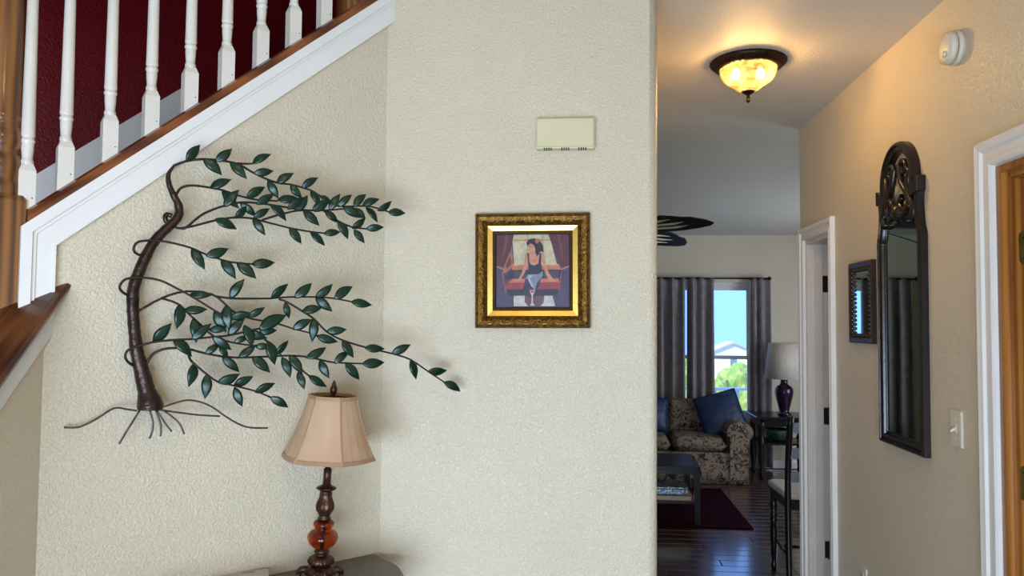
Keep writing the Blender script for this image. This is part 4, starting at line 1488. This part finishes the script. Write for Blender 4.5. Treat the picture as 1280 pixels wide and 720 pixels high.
for k in range(4):
    a = R(-45) + k * PI / 2
    tl_ = R(-21)

    def fb(u, v, dz, a=a):
        u *= 1.27
        zz_ = FBZ + dz + v * math.sin(tl_) - 0.06 * u
        return (u * math.cos(a) - v * math.sin(a), u * math.sin(a) + v * math.cos(a), zz_)
    m = MB()
    m.prism(out_, lambda u, v: fb(u, v, 0), lambda u, v: fb(u, v, -0.008))
    bl_ = m.build('blade', 'fan_dark', FAN)
    for pp in [[(u * 1.25, v) for u, v in q_] for q_ in panels]:
        for dz in (-0.0085,):
            m = MB()
            m.prism(pp, lambda u, v: fb(u, v, -0.008), lambda u, v: fb(u, v, -0.0092))
            m.build('wing_panel', 'fan_cream', bl_)
    m = MB().prism([(0.09, -0.02), (0.17, -0.03), (0.17, 0.03), (0.09, 0.02)], lambda u, v: fb(u, v, -0.0095), lambda u, v: fb(u, v, -0.016))
    m.build('blade_iron', 'pewter', bl_)

# ---------------- curtains and rods
CZ1 = 2.030


def curtain(x0, x1, folds, label, depth=0.045, seed=1, tie=0.0):
    rnd = random.Random(seed)
    C_ = thing('curtain', label, 'curtain', ((x0 + x1) / 2, YF - 0.095, 0.02), 0, 'grey curtains on the window wall')
    n_ = folds * 12
    ph = [rnd.uniform(-0.6, 0.6) for _ in range(folds + 2)]
    am = [rnd.uniform(0.6, 1.1) for _ in range(folds + 2)]
    vs_, fs_ = [], []
    zl = [0.0, 0.5, 1.0, 1.6, 1.94, 1.99, CZ1 + 0.02 - 0.02]
    for j, z in enumerate(zl):
        tight = 1.0 if z < 1.9 else 0.9
        for i in range(n_ + 1):
            t = i / n_
            k = t * folds
            w = math.sin(2 * PI * k + ph[int(k)] * 0.5 + 0.3 * z * math.sin(k))
            yy = depth * am[int(min(k, folds))] * w * (0.6 if z > 1.93 else 1.0)
            xx = (t - 0.5) * (x1 - x0) + 0.008 * math.sin(7 * k + z)
            vs_.append((xx, yy, z))
    q = n_ + 1
    for j in range(len(zl) - 1):
        for i in range(n_):
            fs_.append((j * q + i, j * q + i + 1, (j + 1) * q + i + 1, (j + 1) * q + i))
    m = MB()
    m.add(vs_, fs_, 0, True)
    o = m.build('drape', 'curtain', C_)
    s = o.modifiers.new('solid', 'SOLIDIFY')
    s.thickness = 0.003
    m = MB()
    return C_


cx = lambda px, py=400: on_plane(px, py, (0, YF - 0.095, 0), Vector((0, 1, 0))).x
curtain(0.52, cx(857.0), 5, 'grey satin curtain panel hanging behind the floral sofa', seed=3)
curtain(cx(857.9), cx(893.5), 3, 'grey satin curtain panel gathered between the bright slit and the window', seed=5)
curtain(cx(936.5), cx(964.5), 3, 'narrow grey satin curtain panel between the window and the lamp', seed=8, depth=0.03)
curtain(-1.36, -0.80, 4, 'grey satin curtain panel reflected in the tall mirror', seed=12)
for k, (x0, x1, lab) in enumerate(((0.45, cx(962), 'thin black curtain rod over the open window'), (-1.39, -0.02, 'thin black curtain rod reflected in the tall mirror'))):
    rd = thing('curtain_rod', lab, 'curtain rod', (x0, YF - 0.095, CZ1 + 0.018))
    m = MB().tube([(0, 0, 0), (x1 - x0, 0, 0)], 0.010, 10)
    m.build('rod', 'black_metal', rd)
    for e_ in (0, x1 - x0):
        m = MB()
        m.lathe([(0, -0.024), (0.018, -0.014), (0.024, 0), (0.018, 0.014), (0, 0.024)], 12, (e_, 0, 0))
        m.build('finial', 'black_metal', rd)
    for e_ in (0.10, x1 - x0 - 0.10):
        m = MB().box((e_ - 0.008, 0.008, -0.008), (e_ + 0.008, 0.095, 0.008))
        m.build('bracket', 'black_metal', rd)

# ---------------- sofa
SX1 = on_plane(934, 560, (0, 7.85, 0), Vector((0, 1, 0))).x
SX0 = SX1 - 2.05
SOFA = thing('sofa', 'floral upholstered sofa with rolled arms under the window', 'sofa', ((SX0 + SX1) / 2, 7.665, 0))
SW2 = (SX1 - SX0) / 2
m = MB()
m.prism([(0.02, 0.03), (0.78, 0.03), (0.78, 0.30), (0.02, 0.30)], lambda u, v: (-SW2 + 0.08, u, v), lambda u, v: (SW2 - 0.08, u, v))
m.build('base', 'floral', SOFA, bevel=0.02)


def cushion_mesh(w, d, hgt, puff=0.03, nx=14, ny=12, edge=0.35):
    m = MB()
    vs_, fs_ = [], []
    for s in (1, -1):
        for j in range(ny + 1):
            for i in range(nx + 1):
                u, v = i / nx * 2 - 1, j / ny * 2 - 1
                e_ = (1 - abs(u) ** 6) * (1 - abs(v) ** 6)
                z = s * (hgt / 2 * min(1, e_ ** edge) + puff * (1 - u * u) * (1 - v * v)) if e_ > 0 else 0
                vs_.append((u * w / 2, v * d / 2, z))
    q = (nx + 1) * (ny + 1)
    for s in range(2):
        for j in range(ny):
            for i in range(nx):
                b0 = s * q + j * (nx + 1) + i
                f = (b0, b0 + 1, b0 + nx + 2, b0 + nx + 1)
                fs_.append(f if s == 0 else f[::-1])
    m.add(vs_, fs_, 0, True)
    return m


cw3 = (2 * SW2 - 0.44) / 3
for k in range(3):
    m = cushion_mesh(cw3 - 0.012, 0.64, 0.14, 0.008, edge=0.16)
    o = m.build('seat_cushion', 'floral', SOFA)
    o.location = (-SW2 + 0.22 + cw3 * (k + 0.5), 0.325, 0.372)
    m = cushion_mesh(cw3 - 0.012, 0.36, 0.14, 0.035)
    o = m.build('back_cushion', 'floral', SOFA)
    o.location = (-SW2 + 0.22 + cw3 * (k + 0.5), 0.59, 0.585)
    o.rotation_euler = (R(76), 0, 0)
m = MB()
m.prism([(0.62, 0.25), (0.80, 0.25), (0.80, 0.70), (0.77, 0.75), (0.72, 0.76), (0.68, 0.73), (0.66, 0.64)], lambda u, v: (-SW2 + 0.12, u, v), lambda u, v: (SW2 - 0.12, u, v), smooth=False)
m.build('backrest', 'floral', SOFA, bevel=0.02)
for s in (-1, 1):
    m = MB()
    arm = [(0.0, 0.05), (0.0, 0.46)] + [(-0.025 + 0.12 + 0.125 * math.cos(t), 0.50 + 0.105 * math.sin(t)) for t in [PI * 1.1 - 1.35 * PI * i / 14 for i in range(15)]] + [(0.17, 0.05)]
    m.prism([(s * (SW2 - 0.20 + u), v) for u, v in arm], lambda u, v: (u, -0.004, v), lambda u, v: (u, 0.74, v), smooth=False)
    m.build('arm', 'floral', SOFA)
m = MB()
for i in range(3):
    pass
sk = [(-SW2 + 0.02 + (2 * SW2 - 0.04) * i / 60, 0.008 + 0.006 * math.sin(i * 1.9)) for i in range(61)]
m.add([(x, y_, 0.004) for x, y_ in sk] + [(x, 0.014, 0.20) for x, y_ in sk], [(i, i + 1, 62 + i, 61 + i) for i in range(60)], 0, True)
o = m.build('skirt', 'floral', SOFA)
o.modifiers.new('solid', 'SOLIDIFY').thickness = 0.004


def pillow(label, loc, rot, size=0.46):
    m = cushion_mesh(size, size, 0.05, 0.055)
    # pinched corners
    m.v = [(x * (1 + 0.05 * abs(y_) / size), y_ * (1 + 0.05 * abs(x) / size), z) for x, y_, z in m.v]
    e_ = thing('throw_pillow', label, 'pillow', loc, 0, 'navy pillows on the sofa')
    e_.rotation_euler = rot
    m.build('pillow_case', 'blue', e_)
    p = MB().tube([(sx * size / 2 * 1.02, sy * size / 2 * 1.02, 0) for sx, sy in ((-1, -1), (0, -0.97), (1, -1), (0.97, 0), (1, 1), (0, 0.97), (-1, 1), (-0.97, 0))], 0.006, 6, closed=True)
    p.build('piping', 'blue', e_)
    return e_


pp = on_plane(901, 514, (0, 8.00, 0), Vector((0, 1, 0)))
pillow('large navy satin pillow leaning on the sofa arm', (pp.x, 8.03, 0.640), (R(66), R(-16), R(0)), 0.43)
pp2 = on_plane(816, 518, (0, 7.95, 0), Vector((0, 1, 0)))
pillow('navy pillow in the middle of the floral sofa', (pp2.x - 0.02, 8.06, 0.615), (R(70), R(3), R(0)), 0.36)

# ---------------- side table with lamp
ST = on_plane(982, 519, (0, 8.15, 0), Vector((0, 1, 0)))
sx0 = on_plane(940, 519, (0, 8.15, 0), Vector((0, 1, 0))).x
STZ = ST.z
SIDE = thing('side_table', 'dark wooden side table with shelf beside the sofa', 'side table', (sx0 + 0.30, 8.20, 0))
m = MB().box((-0.30, -0.26, STZ - 0.028), (0.30, 0.26, STZ))
m.build('table_top', 'black_wood', SIDE, bevel=0.006)
for lo, hi in (((-0.26, -0.22), (0.26, -0.20)), ((-0.26, 0.20), (0.26, 0.22)), ((-0.26, -0.20), (-0.24, 0.20)), ((0.24, -0.20), (0.26, 0.20))):
    MB().box(lo + (STZ - 0.10,), hi + (STZ - 0.028,)).build('apron', 'black_wood', SIDE)
m = MB().box((-0.25, -0.21, 0.34), (0.25, 0.21, 0.36))
m.build('shelf', 'black_wood', SIDE)
for sx in (-1, 1):
    for sy in (-1, 1):
        m = MB()
        m.lathe([(0.018, 0), (0.026, 0.03), (0.020, 0.06), (0.024, 0.12), (0.034, 0.22), (0.026, 0.30), (0.030, 0.33), (0.030, 0.37), (0.020, 0.40), (0.024, STZ - 0.14), (0.030, STZ - 0.10), (0.030, STZ - 0.03)], 12, (sx * 0.235, sy * 0.195, 0))
        m.build('leg', 'black_wood', SIDE)
lp0 = on_plane(981, 519, (0, 8.15, 0), Vector((0, 1, 0)))
LL = thing('urn_lamp', 'table lamp with aubergine urn base and linen drum shade on the side table', 'lamp', (lp0.x, 8.17, STZ))
m = MB()
m.lathe([(0.0, 0), (0.065, 0), (0.070, 0.012), (0.062, 0.024), (0.050, 0.034), (0.050, 0.05), (0.062, 0.10), (0.082, 0.18), (0.092, 0.235), (0.088, 0.27), (0.068, 0.295), (0.046, 0.305), (0.036, 0.32), (0.036, 0.365), (0.042, 0.375), (0.0, 0.375)], 32)
m.build('urn_base', 'purple', LL)
m = MB().lathe([(0.007, 0.375), (0.007, 0.72)], 10)
m.build('stem', 'brass', LL)
m = MB()
m.lathe([(0.196, 0.372), (0.152, 0.738)], 40, cap=False)
o = m.build('lamp_shade', 'linen', LL)
o.modifiers.new('solid', 'SOLIDIFY').thickness = 0.003
m = MB()
for k in range(3):
    a = 2 * PI * k / 3
    m.tube([(0, 0, 0.715), (0.154 * math.cos(a), 0.154 * math.sin(a), 0.722)], 0.002, 5)
m.build('shade_spider', 'black_metal', LL)
BW = thing('glass_bowl', 'dark green glass bowl on the side table shelf', 'bowl', (sx0 + 0.28, 8.17, 0.36))
m = MB()
m.lathe([(0.0, 0.0), (0.06, 0.0), (0.10, 0.03), (0.135, 0.085), (0.14, 0.12), (0.13, 0.12), (0.09, 0.04), (0.0, 0.02)], 28, wob=lambda a, j: 1 + 0.05 * math.cos(10 * a))
m.build('bowl_body', 'fern', BW)

# ---------------- rug, coffee table and what lies in it
m = MB()
rx1 = 1.285
m.box((-1.05, 6.02, 0.0), (rx1, 7.42, 0.012))
tag(m.build('area_rug', 'rug', bevel=0.004), 'burgundy area rug under the coffee table', 'rug')
CT = thing('coffee_table', 'black open-frame coffee table with lower shelf on the burgundy rug', 'coffee table', (0.30, 6.38, 0.012))
cxh, cyh, cth = 0.60, 0.31, 0.438
m = MB().box((-cxh, -cyh, cth - 0.025), (cxh, cyh, cth))
m.build('table_top', 'black_wood', CT, bevel=0.003)
m = MB().box((-cxh + 0.02, -cyh + 0.02, 0.150), (cxh - 0.02, cyh - 0.02, 0.168))
m.build('shelf', 'black_wood', CT)
for sx in (-1, 1):
    for sy in (-1, 1):
        m = MB().box((sx * (cxh - 0.025) - 0.022, sy * (cyh - 0.025) - 0.022, 0), (sx * (cxh - 0.025) + 0.022, sy * (cyh - 0.025) + 0.022, cth - 0.025))
        m.build('leg', 'black_wood', CT)
for ya in (-cyh + 0.01, cyh - 0.025):
    MB().box((-cxh + 0.05, ya, cth - 0.06), (cxh - 0.05, ya + 0.015, cth - 0.025)).build('apron', 'black_wood', CT)
KB = thing('book', 'mustard-edged hardcover book on the coffee table shelf', 'book', (0.70, 6.22, 0.180))
m = MB().box((-0.14, -0.105, 0.004), (0.135, 0.105, 0.036))
m.build('pages', 'pages', KB)
m = MB().box((-0.145, -0.11, 0), (0.14, 0.11, 0.004)).box((-0.145, -0.11, 0.036), (0.14, 0.11, 0.040)).box((-0.145, -0.11, 0.004), (-0.141, 0.11, 0.036))
m.build('cover', 'mustard', KB)
BXX = thing('keepsake_box', 'embossed silver box resting on the mustard book', 'box', (0.66, 6.22, 0.220))
m = MB().box((-0.17, -0.09, 0), (0.15, 0.09, 0.045))
m.build('body', 'silver_tray', BXX, bevel=0.004)
m = MB().box((-0.174, -0.094, 0.045), (0.154, 0.094, 0.062))
m.build('lid', 'silver_tray', BXX, bevel=0.004)

# ---------------- chair beyond the end of the hall wall
fl = on_plane(967.5, 713, (0, 0, 0), Vector((0, 0, 1)))
CH = thing('side_chair', 'black wooden side chair with turned legs at the end of the hall', 'chair', (fl.x + 0.19, fl.y - 0.20, 0), R(-4))
SZ = 0.530
m = MB()
seat = [(-0.20, -0.20), (0.20, -0.20), (0.235, 0.20), (0.20, 0.235), (-0.20, 0.235), (-0.235, 0.20)]
stack(m, [[(u * (1 - g), v * (1 - g), z) for u, v in seat] for z, g in ((SZ, 0.02), (SZ + 0.012, 0), (SZ + 0.030, 0.01), (SZ + 0.036, 0.06))])
m.build('seat', 'seat', CH)
m = MB()
stack(m, [[(u * 0.95, v * 0.95, z) for u, v in seat] for z in (SZ - 0.06, SZ)])
m.build('seat_rail', 'black_wood', CH)
TLEG = [(0.013, 0), (0.018, 0.01), (0.020, 0.035), (0.013, 0.055), (0.017, 0.075), (0.021, 0.16), (0.024, 0.24), (0.020, 0.30), (0.024, 0.315), (0.017, 0.33), (0.025, 0.345), (0.018, 0.36), (0.024, 0.40), (0.022, 0.48)]
for s in (-1, 1):
    m = MB().lathe(TLEG, 16, (s * 0.20, 0.20, 0))
    m.build('front_leg', 'black_wood', CH)
    pst = smooth_path([(s * 0.185, -0.24, 0.0), (s * 0.185, -0.205, 0.25), (s * 0.185, -0.195, SZ), (s * 0.185, -0.21, 0.75), (s * 0.18, -0.26, 1.02)], 4)
    m = MB().tube(pst, 0.019, 8)
    m.build('back_post', 'black_wood', CH)
    m = MB().tube([(s * 0.195, 0.20, 0.20), (s * 0.19, 0.06, 0.20), (s * 0.188, 0.0, 0.20), (s * 0.187, -0.06, 0.20), (s * 0.185, -0.215, 0.20)], [0.008, 0.010, 0.015, 0.010, 0.008], 8)
    m.build('side_stretcher', 'black_wood', CH)
m = MB().tube([(-0.19, 0.05, 0.19), (0.19, 0.05, 0.19)], 0.010, 8)
m.build('cross_stretcher', 'black_wood', CH)
for z, yy in ((0.66, -0.204), (0.80, -0.222), (0.95, -0.245)):
    m = MB()
    pr = smooth_path([(-0.18, yy, z), (0, yy - 0.03, z + 0.01), (0.18, yy, z)], 5)
    vs_ = [(x, y_ - 0.007, z_ - 0.03) for x, y_, z_ in pr] + [(x, y_ - 0.007, z_ + 0.03) for x, y_, z_ in pr] + [(x, y_ + 0.007, z_ + 0.03) for x, y_, z_ in pr] + [(x, y_ + 0.007, z_ - 0.03) for x, y_, z_ in pr]
    n_ = len(pr)
    m.add(vs_, [((k * n_) + i, (k * n_) + i + 1, ((k + 1) % 4) * n_ + i + 1, ((k + 1) % 4) * n_ + i) for k in range(4) for i in range(n_ - 1)] + [(0, n_, 2 * n_, 3 * n_), (n_ - 1, 4 * n_ - 1, 3 * n_ - 1, 2 * n_ - 1)])
    m.build('back_slat', 'black_wood', CH)

# ================================================================== outside the living room window
m = MB()
m.box((-30, YF + 0.2, -0.9), (40, 22, -0.7)).box((-120, 22, -12.4), (220, 300, -12))
o = m.build('ground_outside', 'grass')
struct(o, 'sunny ground outside the window')
m = MB().box((-3.5, YF + 0.14, -0.3), (6.5, YF + 2.3, -0.1))
o = struct(m.build('floor_deck', 'deck'), 'weathered deck outside the window')
DR = thing('deck_railing', 'pale deck railing outside the window', 'railing', (2.0, YF + 2.2, -0.1))
DZ = 0.78
m = MB().box((-4.5, -0.05, DZ - 0.035), (4.5, 0.05, DZ))
m.build('top_rail', 'siding', DR)
m = MB().box((-4.5, -0.02, 0.08), (4.5, 0.02, 0.13))
m.build('bottom_rail', 'siding', DR)
pk = MB().box((-0.018, -0.018, 0.13), (0.018, 0.018, DZ - 0.035)).build('picket', 'siding', DR)
for i in range(60):
    p = pk if i == 0 else pk.copy()
    if i:
        col.objects.link(p)
        p.parent = DR
    p.location = (-4.4 + i * 0.15, 0, 0)
HC = on_plane(917, 440, (0, 120.0, 0), Vector((0, 1, 0)))
HS = thing('neighbour_house', 'white gabled house seen through the window', 'house', (HC.x, 120.0, -12.0))
hw_, hh2 = 4.2, 8.9
m = MB()
m.prism([(-hw_, 0), (hw_, 0), (hw_, hh2), (0, hh2 + 1.7), (-hw_, hh2)], lambda u, v: (u, 0, v), lambda u, v: (u, 6, v))
m.build('walls', 'siding', HS)
m = MB()
for s in (-1, 1):
    m.prism([(0, hh2 + 1.7), (s * (hw_ + 0.3), hh2 - 0.12), (s * (hw_ + 0.3), hh2 + 0.0), (0, hh2 + 2.0)], lambda u, v: (u, -0.3, v), lambda u, v: (u, 6.3, v))
m.build('roof', 'roof', HS)
m = MB().box((-0.5, -0.04, 7.2), (0.5, 0.0, 8.4))
m.build('window', 'glass', HS)


def bush(label, loc, r_, seed, hgt=1.0):
    rnd = random.Random(seed)
    bm = bmesh.new()
    bmesh.ops.create_icosphere(bm, subdivisions=4, radius=1.0)
    ph = [Vector((rnd.uniform(-1, 1), rnd.uniform(-1, 1), rnd.uniform(-1, 1))).normalized() for _ in range(46)]
    for v in bm.verts:
        d = v.co.normalized()
        b_ = max(max(0, p.dot(d) - 0.80) for p in ph)
        k = 0.82 + 1.3 * b_ + rnd.uniform(-0.05, 0.05)
        v.co = Vector((d.x * r_ * k, d.y * r_ * k, d.z * r_ * k * hgt))
    me = bpy.data.meshes.new('foliage')
    bm.to_mesh(me)
    bm.free()
    me.materials.append(MT['foliage'])
    e_ = thing('bush', label, 'bush', loc, 0, 'bushes beyond the deck')
    o = bpy.data.objects.new('foliage', me)
    col.objects.link(o)
    o.parent = e_
    o.location = (0, 0, r_ * hgt * 0.8)
    MB().tube([(0, 0, -0.05), (0, 0, r_ * 0.6)], 0.06, 8).build('stem', 'oak_v', e_)


for i, (px, d_, r_, hg) in enumerate(((891, 13.2, 0.36, 2.2), (920, 14.6, 0.44, 1.95), (948, 12.9, 0.34, 2.2), (862, 16.2, 0.44, 2.0))):
    p = on_plane(px, 470, (0, d_, 0), Vector((0, 1, 0)))
    bush('leafy green bush growing beyond the deck railing', (p.x, d_, -0.72), r_, 20 + i, hg)
